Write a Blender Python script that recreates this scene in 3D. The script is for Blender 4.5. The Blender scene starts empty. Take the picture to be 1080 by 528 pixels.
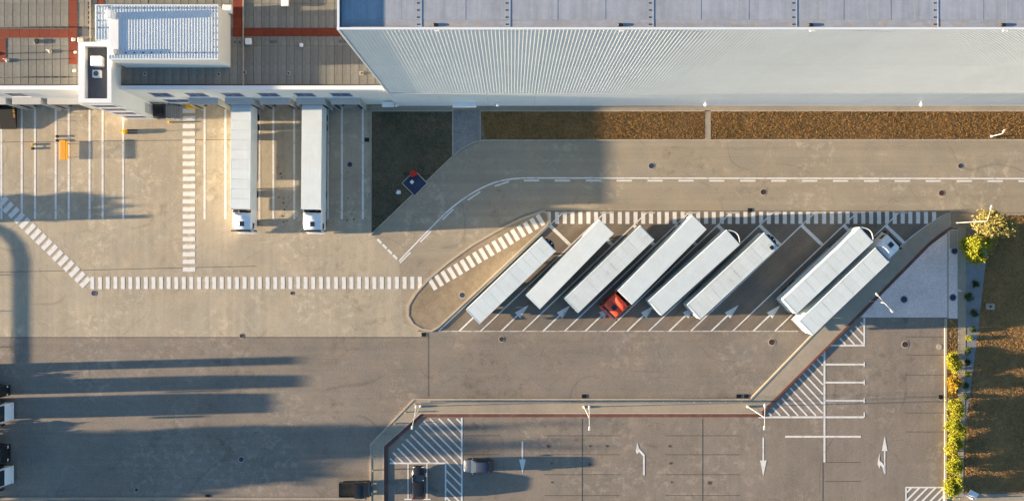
import bpy, math, random
from mathutils import Vector, Matrix
R = math.radians
random.seed(7)
scene = bpy.context.scene
COL = scene.collection

# ------------------------------------------------------------------ camera, sky, sun, exposure
S, H = 0.1265, 110.7            # metres per photograph pixel on the ground, camera height
cam = bpy.data.cameras.new('camera'); camo = bpy.data.objects.new('camera', cam); COL.objects.link(camo)
camo.location = (0, 0, H); camo.rotation_euler = (0, 0, 0)
cam.sensor_fit = 'HORIZONTAL'; cam.sensor_width = 36; cam.lens = 36 * (H / S) / 1080
cam.clip_start = 1; cam.clip_end = 2000
scene.camera = camo

SUN_EL, SUN_AZ = R(6.0), R(1.5)
world = bpy.data.worlds.new('World'); scene.world = world; world.use_nodes = True
wn = world.node_tree.nodes; wl = world.node_tree.links
bg = wn['Background']; sky = wn.new('ShaderNodeTexSky'); sky.sky_type = 'NISHITA'; sky.sun_disc = False
sky.sun_elevation = SUN_EL; sky.sun_rotation = math.atan2(-math.cos(SUN_AZ), -math.sin(SUN_AZ))
sky.air_density = 1.0; sky.dust_density = 0.5; sky.ozone_density = 3.0
wl.new(sky.outputs[0], bg.inputs[0]); bg.inputs[1].default_value = 0.075
sun = bpy.data.lights.new('sun', 'SUN'); suno = bpy.data.objects.new('sun', sun); COL.objects.link(suno)
sun.energy = 5.0; sun.angle = R(0.5); sun.color = (1.0, 0.78, 0.52)
sd = Vector((math.cos(SUN_EL) * math.cos(SUN_AZ), math.cos(SUN_EL) * math.sin(SUN_AZ), -math.sin(SUN_EL)))
suno.rotation_euler = sd.to_track_quat('-Z', 'Y').to_euler(); suno.location = (-60, 0, 60)
vs = scene.view_settings; vs.view_transform = 'Standard'; vs.look = 'None'; vs.gamma = 1.0; vs.use_curve_mapping = False
vs.exposure = 2.45
scene.cycles.max_bounces = 6; scene.cycles.diffuse_bounces = 4

# ------------------------------------------------------------------ helpers
def W(x, y, z=0.0):
    k = S * (H - z) / H
    return Vector(((x - 540) * k, (264 - y) * k, z))

class MB:
    def __init__(s): s.v = []; s.f = []; s.smooth = []
    def add(s, vs_, fs, sm=False):
        o = len(s.v); s.v += [tuple(v) for v in vs_]; s.f += [tuple(i + o for i in f) for f in fs]; s.smooth += [sm] * len(fs); return s
    def box(s, x0, x1, y0, y1, z0, z1):
        return s.add([(x0,y0,z0),(x1,y0,z0),(x1,y1,z0),(x0,y1,z0),(x0,y0,z1),(x1,y0,z1),(x1,y1,z1),(x0,y1,z1)],
              [(3,2,1,0),(4,5,6,7),(0,1,5,4),(1,2,6,5),(2,3,7,6),(3,0,4,7)])
    def cbox(s, x0, x1, y0, y1, z0, z1, c=0.03):
        # box with its top and vertical edges chamfered
        def ring(x0,x1,y0,y1,z,c):
            return [(x0+c,y0,z),(x1-c,y0,z),(x1,y0+c,z),(x1,y1-c,z),(x1-c,y1,z),(x0+c,y1,z),(x0,y1-c,z),(x0,y0+c,z)]
        v = ring(x0,x1,y0,y1,z0,c) + ring(x0,x1,y0,y1,z1-c,c) + ring(x0+c,x1-c,y0+c,y1-c,z1,c)
        f = [tuple(range(7,-1,-1)), tuple(range(16,24))]
        for r in (0, 8):
            for i in range(8): j = (i+1) % 8; f.append((r+i, r+j, r+8+j, r+8+i))
        return s.add(v, f)
    def prism(s, pts, z0, z1):
        n = len(pts)
        v = [(p[0],p[1],z0) for p in pts] + [(p[0],p[1],z1) for p in pts]
        f = [tuple(range(n-1,-1,-1)), tuple(range(n,2*n))] + [(i,(i+1)%n,n+(i+1)%n,n+i) for i in range(n)]
        return s.add(v, f)
    def sheet(s, pts, z):
        return s.add([(p[0],p[1],z) for p in pts], [tuple(range(len(pts)))])
    def tube(s, pts, r, n=8, r2=None):
        pts = [Vector(p) for p in pts]; m = len(pts); rings = []
        for i, p in enumerate(pts):
            d = (pts[min(i+1,m-1)] - pts[max(i-1,0)]).normalized()
            a = d.cross(Vector((0,0,1)));  a = d.cross(Vector((0,1,0))) if a.length < .05 else a
            a.normalize(); b = d.cross(a)
            rr = r if r2 is None else r + (r2 - r) * i / (m - 1)
            rings += [p + rr * (math.cos(2*math.pi*k/n) * a + math.sin(2*math.pi*k/n) * b) for k in range(n)]
        f = [tuple(range(n)), tuple((m-1)*n + k for k in range(n-1,-1,-1))]
        s.add(rings, f)
        o = len(s.v) - len(rings)
        for i in range(m-1):
            for k in range(n):
                s.f.append((o+i*n+k, o+(i+1)*n+k, o+(i+1)*n+(k+1)%n, o+i*n+(k+1)%n)); s.smooth.append(True)
        return s
    def lathe(s, prof, c=(0,0,0), axis='z', n=16):
        v = []
        for r, h in prof:
            for k in range(n):
                a = 2*math.pi*k/n
                p = (r*math.cos(a), r*math.sin(a), h) if axis == 'z' else ((r*math.cos(a), h, r*math.sin(a)) if axis == 'y' else (h, r*math.cos(a), r*math.sin(a)))
                v.append((c[0]+p[0], c[1]+p[1], c[2]+p[2]))
        f = []
        for i in range(len(prof)-1):
            for k in range(n): f.append((i*n+k, i*n+(k+1)%n, (i+1)*n+(k+1)%n, (i+1)*n+k))
        f += [tuple(range(n-1,-1,-1)), tuple((len(prof)-1)*n+k for k in range(n))]
        return s.add(v, f, False)
    def loft(s, rings, caps=True, sm=True):
        n = len(rings[0]); f = []
        for i in range(len(rings)-1):
            for k in range(n): f.append((i*n+k, i*n+(k+1)%n, (i+1)*n+(k+1)%n, (i+1)*n+k))
        s.add([p for r in rings for p in r], f, sm)
        if caps:
            s.add(rings[0], [tuple(range(n-1,-1,-1))]); s.add(rings[-1], [tuple(range(n))])
        return s
    def mesh(s, name):
        me = bpy.data.meshes.new(name); me.from_pydata(s.v, [], s.f)
        me.polygons.foreach_set('use_smooth', s.smooth); me.update(); return me
    def build(s, name, mat, parent=None, loc=None, rz=0):
        o = bpy.data.objects.new(name, s.mesh(name)); COL.objects.link(o)
        o.data.materials.append(mat)
        if parent is not None: o.parent = parent
        if loc is not None: o.location = loc
        if rz: o.rotation_euler = (0, 0, rz)
        return o

def inst(name, me, parent=None, loc=(0,0,0), rz=0, scale=None):
    o = bpy.data.objects.new(name, me); COL.objects.link(o); o.parent = parent; o.location = loc; o.rotation_euler = (0, 0, rz)
    if scale: o.scale = scale
    return o
def empty(name, loc=(0,0,0), rz=0):
    o = bpy.data.objects.new(name, None); COL.objects.link(o); o.location = loc; o.rotation_euler = (0, 0, rz); o.empty_display_size = .3; return o
def tag(o, label, cat, group=None):
    o['label'] = label; o['category'] = cat
    if group: o['group'] = group
    return o
def struct(o): o['kind'] = 'structure'; return o
def stuff(o): o['kind'] = 'stuff'; return o
def copy_tree(o, parent=None):
    c = o.copy(); COL.objects.link(c); c.parent = parent
    for ch in list(o.children): copy_tree(ch, c)
    return c
def offset_poly(pts, w):
    # open polyline -> left/right offset points with mitred corners
    pts = [Vector((p[0], p[1])) for p in pts]; L, Rr = [], []
    for i, p in enumerate(pts):
        ds = []
        if i > 0: ds.append((p - pts[i-1]).normalized())
        if i < len(pts)-1: ds.append((pts[i+1] - p).normalized())
        nn = [Vector((-d.y, d.x)) for d in ds]
        m = sum(nn, Vector((0,0))).normalized(); m /= max(.5, m.dot(nn[0]))
        L.append(p + m*w/2); Rr.append(p - m*w/2)
    return L, Rr
def strip_mesh(mb, pts, w, z0, z1=None):
    L, Rr = offset_poly(pts, w)
    for i in range(len(pts)-1):
        q = [Rr[i], Rr[i+1], L[i+1], L[i]]
        if z1 is None: mb.sheet(q, z0)
        else: mb.prism(q, z0, z1)
    return mb
def PX(pts, z=0): return [W(x, y, z) for x, y in pts]
def bez(p0, p1, p2, n=8):
    return [((1-t)**2*p0[0]+2*t*(1-t)*p1[0]+t*t*p2[0], (1-t)**2*p0[1]+2*t*(1-t)*p1[1]+t*t*p2[1]) for t in [i/n for i in range(n+1)]]

# ------------------------------------------------------------------ materials
def surf(name, c, var=.12, scales=(.12, 1.1, 9), warm=None, rough=.85, bump=0, bscale=25, rnd=0, metal=0, streak=None, speck=0, wear=None, spec=.3, crack=0, scuff=0):
    m = bpy.data.materials.new(name); m.use_nodes = True; nt = m.node_tree; N = nt.nodes; L = nt.links
    b = N['Principled BSDF']; b.inputs['Roughness'].default_value = rough; b.inputs['Metallic'].default_value = metal
    b.inputs['Specular IOR Level'].default_value = spec
    tc = N.new('ShaderNodeTexCoord'); co = tc.outputs['Object']
    def noise(sc, det=4, mp=None, ro=.6):
        n = N.new('ShaderNodeTexNoise'); n.inputs['Scale'].default_value = sc; n.inputs['Detail'].default_value = det; n.inputs['Roughness'].default_value = ro
        L.new(mp or co, n.inputs['Vector']); return n.outputs['Fac']
    def math_(op, a, b_):
        n = N.new('ShaderNodeMath'); n.operation = op
        for i, x in enumerate((a, b_)):
            if isinstance(x, (int, float)): n.inputs[i].default_value = x
            else: L.new(x, n.inputs[i])
        return n.outputs[0]
    def ramp(src, lo, hi, a=0., b_=1.):
        n = N.new('ShaderNodeMapRange'); L.new(src, n.inputs[0]); n.inputs[1].default_value = lo; n.inputs[2].default_value = hi
        n.inputs[3].default_value = a; n.inputs[4].default_value = b_; n.clamp = True; return n.outputs[0]
    fac = None
    for sc, wgt in zip(scales, (1.0, .7, .5)):
        t = ramp(noise(sc, 5), .3, .7, -wgt*var, wgt*var)
        fac = t if fac is None else math_('ADD', fac, t)
    if streak:
        ang, st, sa, sb = streak
        mp = N.new('ShaderNodeMapping'); mp.inputs['Rotation'].default_value = (0, 0, -ang); 
        L.new(co, mp.inputs[0])
        mp2 = N.new('ShaderNodeMapping'); mp2.inputs['Scale'].default_value = (sa, sb, 1); L.new(mp.outputs[0], mp2.inputs[0])
        fac = math_('ADD', fac, ramp(noise(1, 4, mp2.outputs[0]), .3, .7, -st, st))
    if rnd:
        oi = N.new('ShaderNodeObjectInfo'); fac = math_('ADD', fac, ramp(oi.outputs['Random'], 0, 1, -rnd, rnd))
    if speck:
        fac = math_('ADD', fac, ramp(noise(6.5, 3, None, .75), .33, .67, -speck*1.7, speck*1.7))
    if crack:
        vo = N.new('ShaderNodeTexVoronoi'); vo.feature = 'DISTANCE_TO_EDGE'; vo.inputs['Scale'].default_value = .11
        mpc = N.new('ShaderNodeMixRGB'); mpc.blend_type = 'ADD'; mpc.inputs[0].default_value = 1
        nn = N.new('ShaderNodeTexNoise'); nn.inputs['Scale'].default_value = .5; nn.inputs['Detail'].default_value = 4; L.new(co, nn.inputs['Vector'])
        L.new(co, mpc.inputs[1]); L.new(nn.outputs['Color'], mpc.inputs[2]); L.new(mpc.outputs[0], vo.inputs['Vector'])
        ck = ramp(vo.outputs['Distance'], .0, .009, crack, 0); ck = math_('MULTIPLY', ck, ramp(noise(.07, 2), .5, .6, 0, 1))
        fac = math_('SUBTRACT', fac, ck)
    if scuff:
        for sc, lv, wd, sg in ((.045, .5, .0035, -1), (.06, .56, .003, -1), (.075, .45, .003, -.8), (.09, .53, .004, .8), (.11, .48, .003, -.7)):
            d = N.new('ShaderNodeMath'); d.operation = 'ABSOLUTE'; L.new(math_('SUBTRACT', noise(sc, 1.2), lv), d.inputs[0])
            ln = ramp(d.outputs[0], wd*.4, wd, sg*scuff, 0)
            fac = math_('ADD', fac, math_('MULTIPLY', ln, ramp(noise(sc*3.1, 3), .48, .60)))
        bl = math_('MULTIPLY', ramp(noise(.9, 8, None, .75), .50, .60, 0, scuff*2.0), ramp(noise(.085, 3), .50, .58))
        fac = math_('ADD', fac, bl)
        bl = math_('MULTIPLY', ramp(noise(.7, 8, None, .7), .50, .64, 0, -scuff*1.6), ramp(noise(.07, 2), .46, .40))
        fac = math_('ADD', fac, bl)
    mul = math_('ADD', fac, 1.0)
    base = N.new('ShaderNodeRGB'); base.outputs[0].default_value = (*c, 1); col = base.outputs[0]
    if warm:
        mx = N.new('ShaderNodeMixRGB'); mx.inputs[2].default_value = (*warm, 1); L.new(col, mx.inputs[1])
        L.new(ramp(noise(scales[0]*2.3, 6), .42, .62), mx.inputs[0]); col = mx.outputs[0]
    if wear:
        mx = N.new('ShaderNodeMixRGB'); mx.inputs[2].default_value = (*wear[0], 1); L.new(col, mx.inputs[1])
        a = math_('ADD', noise(.9, 5), math_('MULTIPLY', noise(14, 3), .6)); L.new(ramp(a, wear[1], wear[1]+.18, 0, wear[2]), mx.inputs[0]); col = mx.outputs[0]
    vm = N.new('ShaderNodeVectorMath'); vm.operation = 'SCALE'; L.new(col, vm.inputs[0]); L.new(mul, vm.inputs['Scale'])
    L.new(vm.outputs[0], b.inputs['Base Color'])
    if bump:
        bn = N.new('ShaderNodeBump'); bn.inputs['Strength'].default_value = bump; bn.inputs['Distance'].default_value = .02
        L.new(noise(bscale, 5), bn.inputs['Height']); L.new(bn.outputs[0], b.inputs['Normal'])
    return m
def leafmat(name, c, c2, trans=.35):
    m = bpy.data.materials.new(name); m.use_nodes = True; N = m.node_tree.nodes; L = m.node_tree.links
    b = N['Principled BSDF']; b.inputs['Roughness'].default_value = .7; out = N['Material Output']
    tc = N.new('ShaderNodeTexCoord'); n = N.new('ShaderNodeTexNoise'); n.inputs['Scale'].default_value = 2.2; n.inputs['Detail'].default_value = 5; L.new(tc.outputs['Object'], n.inputs['Vector'])
    r = N.new('ShaderNodeMapRange'); r.inputs[1].default_value = .35; r.inputs[2].default_value = .65; L.new(n.outputs['Fac'], r.inputs[0])
    mx = N.new('ShaderNodeMixRGB'); mx.inputs[1].default_value = (*c, 1); mx.inputs[2].default_value = (*c2, 1); L.new(r.outputs[0], mx.inputs[0])
    L.new(mx.outputs[0], b.inputs['Base Color'])
    t = N.new('ShaderNodeBsdfTranslucent'); L.new(mx.outputs[0], t.inputs['Color']); ms = N.new('ShaderNodeMixShader'); ms.inputs[0].default_value = trans
    L.new(b.outputs[0], ms.inputs[1]); L.new(t.outputs[0], ms.inputs[2]); L.new(ms.outputs[0], out.inputs[0]); return m

M = {}
M['yard'] = surf('yard_concrete', (.425,.352,.25), .11, warm=(.385,.33,.245), streak=(R(90), .07, .05, 1.3), speck=.08, bump=.15, crack=.16, scuff=.17)
M['asphalt'] = surf('worn_asphalt', (.245,.202,.158), .11, warm=(.222,.19,.156), streak=(0, .07, .05, 1.2), speck=.13, bump=.25, crack=.16, scuff=.17)
M['road'] = surf('road_concrete', (.345,.285,.205), .06, warm=(.31,.265,.20), streak=(0, .10, .02, .9), speck=.08, bump=.15, crack=.16, scuff=.17)
M['roadturn'] = surf('road_turn_concrete', (.325,.285,.232), .06, warm=(.30,.268,.225), streak=(R(42), .10, .03, .8), speck=.05, bump=.15)
M['bays'] = surf('bay_asphalt', (.205,.162,.122), .14, warm=(.172,.148,.122), streak=(R(43.6), .14, .05, 1.1), speck=.10, bump=.25)
M['carpark'] = surf('car_park_asphalt', (.25,.205,.16), .11, warm=(.23,.192,.154), streak=(R(90), .06, .06, .9), speck=.12, bump=.25, crack=.16, scuff=.17)
M['island'] = surf('island_concrete', (.27,.205,.135), .13, warm=(.31,.24,.16), speck=.08, bump=.2)
M['walk'] = surf('pavement_concrete', (.37,.305,.22), .10, warm=(.33,.275,.205), speck=.06, bump=.15)
M['walkgrey'] = surf('pavement_grey', (.36,.30,.225), .10, speck=.06, bump=.15)
M['cobble'] = surf('cobble_setts', (.76,.60,.53), .10, scales=(.3, 2.5, 7), speck=.12, bump=.5, bscale=30)
M['pavers'] = surf('path_pavers', (.24,.23,.22), .15, scales=(.5, 2.5, 6), speck=.15, bump=.4)
M['kerb'] = surf('kerb_stone', (.42,.36,.28), .10, speck=.05)
M['redkerb'] = surf('red_kerb', (.16,.065,.05), .15, speck=.08, wear=((.25,.2,.16), .86, .5))
M['dark_mark'] = surf('dark_joint_stain_shadow', (.085,.075,.065), .15)  # also colours the pole shadows painted on the yard
M['paint'] = surf('white_paint', (.74,.71,.66), .06, rough=.7, wear=((.36,.31,.26), .83, .75))
M['paintfaint'] = surf('worn_white_paint', (.55,.51,.45), .08, rough=.7, wear=((.25,.21,.17), .74, .9))
M['soil'] = surf('lawn_soil', (.26,.165,.07), .3, scales=(.15, .9, 5), warm=(.17,.125,.055), speck=.16, bump=.8, bscale=12)
M['fabric'] = surf('planting_fabric', (.22,.225,.23), .10, speck=.06)
M['iron'] = surf('cast_iron', (.035,.045,.085), .2, rough=.5, speck=.1)
M['ironred'] = surf('rusty_iron', (.06,.032,.025), .2, rough=.6, speck=.1)
M['black'] = surf('black_plastic', (.018,.018,.02), .15, rough=.5)
M['rubber'] = surf('rubber', (.022,.022,.022), .1, rough=.9)
M['steel'] = surf('galvanised_steel', (.42,.44,.46), .08, rough=.45, metal=.6)
M['dsteel'] = surf('dark_steel', (.07,.075,.08), .15, rough=.5, metal=.4)
M['white'] = surf('white_panel', (.78,.78,.76), .025, scales=(.3, 1.5, 8), rough=.5)
M['proof'] = surf('plant_roof_sheet', (.66,.70,.71), .04, rough=.5)
M['trailer'] = surf('trailer_white', (.63,.69,.70), .035, scales=(.25, 1.5, 5), warm=(.60,.655,.66), rough=.45, rnd=.03, streak=(0, .035, .1, 2.5), wear=((.42,.42,.38), 1.0, .6))
M['trailer1'] = surf('trailer_bright', (.69,.74,.73), .03, scales=(.25, 1.5, 5), warm=(.67,.70,.68), rough=.45, rnd=.02, streak=(0, .03, .1, 2.5), wear=((.45,.44,.40), 1.02, .5))
M['trailer2'] = surf('trailer_grimy', (.61,.665,.665), .04, scales=(.25, 1.5, 5), warm=(.575,.615,.60), rough=.5, rnd=.03, streak=(0, .06, .1, 2.5), wear=((.36,.35,.31), .96, .7))
M['cabwhite'] = surf('cab_white', (.78,.79,.80), .02, rough=.3, spec=.5)
M['cabred'] = surf('cab_red', (.68,.065,.025), .04, rough=.3, spec=.5)
M['cabblue'] = surf('cab_blue', (.06,.12,.30), .04, rough=.3, spec=.5)
M['glass'] = surf('dark_glass', (.02,.03,.04), .05, rough=.08, spec=.8)
M['winglass'] = surf('window_glass', (.018,.045,.17), .05, rough=.3, spec=.4)
M['wallwest'] = surf('wall_grey_low_bounce', (.17,.175,.18), .04)  # unseen wall kept dark to cut its bounce onto the hall roof
M['wallwhite'] = surf('wall_white', (.76,.79,.785), .03, scales=(.15, .8, 5), rough=.55, rnd=.025)
M['wallcap'] = surf('parapet_white', (.80,.80,.79), .02, rough=.5)
M['cream'] = surf('office_render', (.74,.73,.69), .03, scales=(.2, 1, 6), rough=.7)
M['tallroof'] = surf('roof_membrane', (.335,.355,.39), .10, scales=(.25, 1.2, 6), streak=(R(90), .12, .12, 2.2), wear=((.40,.30,.20), .98, .5))
M['gutter'] = surf('roof_edge_membrane', (.335,.355,.39), .10, scales=(.4, 1.6, 6), streak=(0, .15, .15, 1.5), wear=((.42,.32,.22), .78, .5))
M['lampgrey'] = surf('lamp_paint', (.52,.53,.53), .04, rough=.5)
M['felt'] = surf('roof_felt', (.205,.195,.165), .10, scales=(.25, 1.3, 8), rnd=.10, streak=(R(90), .08, .1, 1.8), speck=.08)
M['redpad'] = surf('red_walkway_pad', (.19,.038,.018), .12, rnd=.08, speck=.06)
M['dkroof'] = surf('tower_roof', (.12,.12,.125), .12, speck=.05)
M['grey'] = surf('grey_sheet', (.44,.44,.43), .06, rough=.5)
M['yellow'] = surf('safety_yellow', (.75,.42,.02), .08, rough=.5)
M['orange'] = surf('orange_plate', (.72,.33,.03), .08, rough=.5)
M['redbox'] = surf('red_paint', (.5,.03,.02), .08, rough=.5)
M['seam'] = surf('seam_grey', (.52,.56,.57), .05)
M['wood'] = surf('bed_planks', (.22,.13,.07), .2, rnd=.1)
M['bark'] = surf('bark', (.10,.075,.05), .2, bump=.5)
M['carblack'] = surf('car_black', (.02,.02,.022), .03, rough=.25, spec=.6)
M['carblue'] = surf('car_blue_grey', (.03,.045,.08), .03, rough=.5, spec=.35)
M['carwhite'] = surf('lamp_lens', (.7,.7,.7), .03, rough=.2)
M['redlens'] = surf('red_lens', (.4,.02,.02), .03, rough=.2)
M['leaf_lime'] = leafmat('lime_leaves', (.20,.24,.015), (.42,.40,.02))
M['leaf_olive'] = leafmat('olive_leaves', (.20,.19,.04), (.40,.33,.12))
M['leaf_yel'] = leafmat('yellow_leaves', (.22,.25,.02), (.44,.39,.02))
M['leaf_org'] = leafmat('amber_leaves', (.40,.27,.015), (.34,.22,.02))
M['leaf_grn'] = leafmat('green_leaves', (.035,.075,.015), (.07,.12,.02))
M['leaf_dk'] = leafmat('dark_leaves', (.05,.07,.02), (.08,.09,.03))
M['grassC'] = leafmat('shaded_grass', (.28,.21,.12), (.15,.15,.085), .3)  # darker, cooler grass copy with the shade put into its colour
M['soilC'] = surf('shaded_lawn_soil', (.15,.115,.07), .3, scales=(.15, .9, 5), warm=(.075,.08,.05), speck=.16)  # soil copy darkened to carry the shade on the same lawn
M['grassA'] = leafmat('dry_grass', (.50,.28,.095), (.28,.175,.055), .3)
M['grassB'] = leafmat('brown_grass', (.58,.335,.125), (.34,.215,.08), .3)

# ------------------------------------------------------------------ setting: ground sheets
def ground(name, pts, z, mat):
    o = MB().sheet(PX(pts), z).build(name, M[mat]); return struct(o)
def raised(name, pts, mat, h=.12):
    o = MB().prism(PX(pts), -.05, h).build(name, M[mat]); return struct(o)
big = 2400
base = struct(MB().sheet([(-400,-400),(400,-400),(400,400),(-400,400)], 0).build('ground', M['asphalt']))
yard = ground('loading_yard', [(-300,355),(-300,100),(392,100),(392,247),(397,251),(421,275),(432,320),(430,335),(440,346),(452,350),(452,355)], .004, 'yard')
rd_out = [(397,251),(392,247),(477,165)] + bez((477,165),(493,149.5),(512,148.5))[1:] + [(560,147.5),(1400,147.5)]
road = ground('road', [(480,275)] + [(452,352),(425,340),(421,275)] + rd_out + [(1400,224),(1003,224),(575,224)], .006, 'road')
bays = ground('parking_bays', [(440,349.5),(560,226),(575,222),(1003,222),(960,255),(838,350)], .009, 'bays')
cpark = ground('car_park', [(404,700),(404,468),(444,437),(803,437),(907,334),(997,334),(997,700)], .004, 'carpark')

# island
isl = [(573,222.6),(577,225),(579,231),(577,237.5),(462,345),(455,348.6),(445,347),(436,342),(430.5,333),(431,322),(438,310),(452,294.5),(473,276.5),(498,258.5),(525,243),(550,230.5)]
island = raised('traffic_island', isl, 'island')
cx = sum(p[0] for p in isl)/len(isl); cy = sum(p[1] for p in isl)/len(isl)
kb = MB(); ring = PX(isl + isl[:2]); strip_mesh(kb, ring[:-1], .26, 0, .15); kb.build('kerb', M['kerb'], island)

# diagonal pavement right of the bays
L1 = [(1003,224)] + bez((1000,224),(972,240),(952,259)) + [(857,352.7),(791,421)]
R1 = [(803,435),(874,364),(931,306),(978.5,258)] + bez((978.5,258),(992,246),(1003,240))[1:]
wedge = raised('diagonal_pavement', L1 + R1, 'walkgrey')
kb = MB(); strip_mesh(kb, PX(R1), .30, 0, .155); kb.build('kerb', M['redkerb'], wedge)
kb = MB(); strip_mesh(kb, PX([(954,257.3),(857,352.7),(791,421)]), .22, 0, .15); kb.build('kerb', M['kerb'], wedge)
cob = raised('cobbled_triangle', [(907,334.5),(932,308),(980,259.5),(1003,242),(998.5,252),(998.5,334.5)], 'cobble', .124)
cobs = raised('cobbled_strip', [(1000,242),(1009.5,242),(1009.5,335.5),(1000,335.5)], 'cobble', .128)
MB().prism(PX([(1001,242.5),(1009,242.5),(1009,262),(1001,262)]), .1, .16).build('concrete_slab', M['walkgrey'], cobs)
MB().prism(PX([(998.6,240),(999.9,240),(999.9,336),(998.6,336)]), 0, .15).build('kerb', M['kerb'], cobs)
# pavement around the car park
O = [(391,700),(391,468),(437,420.5),(791,420.5)]
I = [(803,436),(443.5,436),(405,470),(405,700)]
swalk = raised('car_park_pavement', O + I, 'walk')
kb = MB(); strip_mesh(kb, PX([(391,700),(391,468),(437,420.5),(791,420.5)]), .2, 0, .15); kb.build('kerb', M['kerb'], swalk)
kb = MB(); strip_mesh(kb, PX([(804,435.2),(443.8,435.2),(404.6,469.6),(404.6,700)]), .16, 0, .15); kb.build('kerb', M['kerb'], swalk)
kb = MB(); strip_mesh(kb, PX([(806,437.7),(444.3,437.7),(407.4,470.7),(407.4,700)]), .42, 0, .09); kb.build('red_kerb', M['redkerb'], swalk)
kb = MB(); strip_mesh(kb, PX([(-300,525),(391,525)]), .3, 0, .12); struct(kb.build('kerb', M['walkgrey']))
# lawns (soil sheets), verge, walkway, paths
lawnA = [(392,117.5),(477,117.5),(477,164),(394.5,245),(392,244)]
lawnB = [(507,117.5),(743,117.5),(743,146.5),(512,147)]
lawnC = [(750,117.5),(1400,117.5),(1400,146.5),(750,146.5)]
lawnD = [(1041,262),(1052,226),(1400,226),(1400,519),(1017,519),(1018,450),(1030,360)]
plant = [(998.5,337),(1009,337),(1010,519),(998.5,519)]
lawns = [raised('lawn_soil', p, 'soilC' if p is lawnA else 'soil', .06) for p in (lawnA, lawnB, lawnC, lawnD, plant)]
for pts in ([(392,117.2),(477,117.2)], [(506.5,148),(506.5,117.2),(743,117.2)], [(750,117.2),(1400,117.2)], [(391.5,117),(391.5,247),(477.5,164.8)], [(477.5,164),(477.5,112)],
            [(478,165)]+bez((478,165),(493,149.3),(512,148))[1:]+[(1400,147.6)], [(997.2,336),(997.2,700)], [(1040.5,226),(1400,226)]):
    kb = MB(); strip_mesh(kb, PX(pts), .16 if pts[0][0] != 997.2 else .3, 0, .13); struct(kb.build('kerb', M['kerb']))
wallpath = raised('wall_path', [(392,111),(392,116.8),(1400,116.8),(1400,111)], 'walk', .10)
path = raised('paved_path', [(478,116.6),(505.8,116.6),(505.8,149.5),(493,155),(480,163.5),(478,165)], 'pavers', .11)
raised('verge_path', [(743.6,117.6),(749.4,117.6),(749.4,147),(743.6,147)], 'walkgrey', .11)
walkway = raised('footpath', [(1010,240),(1018.5,240),(1018.5,330),(1017,450),(1015,519),(1010.4,519)], 'walk', .10)
fabric = raised('planting_bed', [(1018.7,255),(1041,262),(1030,360),(1018,450),(1017.2,449),(1018.7,330)], 'fabric', .08)
MB().prism(PX([(998,520),(1400,523),(1400,700),(998,700)]), -.02, .05).build('path_below_lawn', M['walk'])['kind'] = 'structure'
raised('corner_slab', [(1003.5,224.5),(1040,226),(1030,240),(1010,241),(1003.5,239.5)], 'island', .08)

# ------------------------------------------------------------------ painted markings (children of the ground they lie on)
unit = MB().sheet([(-.5,-.5),(.5,-.5),(.5,.5),(-.5,.5)], 0).mesh('painted_stripe'); unit.materials.append(M['paint'])
unitf = MB().sheet([(-.5,-.5),(.5,-.5),(.5,.5),(-.5,.5)], 0).mesh('worn_stripe'); unitf.materials.append(M['paintfaint'])
unitd = MB().sheet([(-.5,-.5),(.5,-.5),(.5,.5),(-.5,.5)], 0).mesh('dark_strip'); unitd.materials.append(M['dark_mark'])
def line(parent, x0, y0, x1, y1, w, z=.014, me=unit, name='painted_stripe'):
    a, b = W(x0, y0), W(x1, y1); d = b - a
    # unit quads keep object-space texture in metres through a mesh of true size
    L_ = d.length; key = (round(L_, 2), round(w*S, 3), me.name)
    if key not in line.cache:
        q = MB().sheet([(-L_/2,-w*S/2),(L_/2,-w*S/2),(L_/2,w*S/2),(-L_/2,w*S/2)], 0).mesh(name); q.materials.append(me.materials[0]); line.cache[key] = q
    c = (a + b) / 2
    return inst(name, line.cache[key], parent, (c.x, c.y, z), math.atan2(d.y, d.x))
line.cache = {}
def zebra(parent, x0, y0, x1, y1, n, bw, bl, z=.016, me=unit):
    d = Vector((x1-x0, y1-y0)); u = d.normalized(); p = Vector((-u.y, u.x))
    for i in range(n):
        c = Vector((x0, y0)) + d * i/(n-1) + Vector((random.uniform(-.2,.2), random.uniform(-.2,.2)))
        line(parent, c.x - p.x*bl/2, c.y - p.y*bl/2, c.x + p.x*bl/2, c.y + p.y*bl/2, bw, z, me)
for x in (1.5, 23, 37, 58.8, 72.5, 94.5, 108.3, 130, 215.8, 237.8, 273.7, 288.3, 310.3, 345.9, 360.6, 382.7):
    line(yard, x, 113, x, 231, 2.1)
zebra(yard, 199.3, 117.2, 199.3, 283.8, 22, 4.6, 13.2)
zebra(yard, 97.5, 298.2, 443, 298.2, 44, 4.2, 12.8)
zebra(yard, 3, 213, 90, 297.5, 16, 5.2, 12.8)
zebra(island, 456.5, 299.5, 570, 232, 18, 4.6, 13, .130)
zebra(bays, 579, 229.6, 985, 229.6, 50, 4.3, 12.6)
for i in range(4):
    t = (i + .5) / 4; x, y = 397.5 + 22*t, 251.5 + 22*t; line(road, x-2.1, y-2.1, x+2.1, y+2.1, 2.6)
rl = [(421,275),(443,252),(465,229.4)] + bez((465,229.4),(492,203),(522,192.3),8)[1:] + bez((522,192.3),(538,187.8),(556,187.7),5)[1:]
mb = MB(); strip_mesh(mb, PX(rl), .19, .014); mb.build('painted_line', M['paint'], road)
for i in range(14): line(road, 556+60.5*i, 187.7+.075*i, 556+60.5*(i+1), 187.7+.075*(i+1), 1.5)
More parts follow.
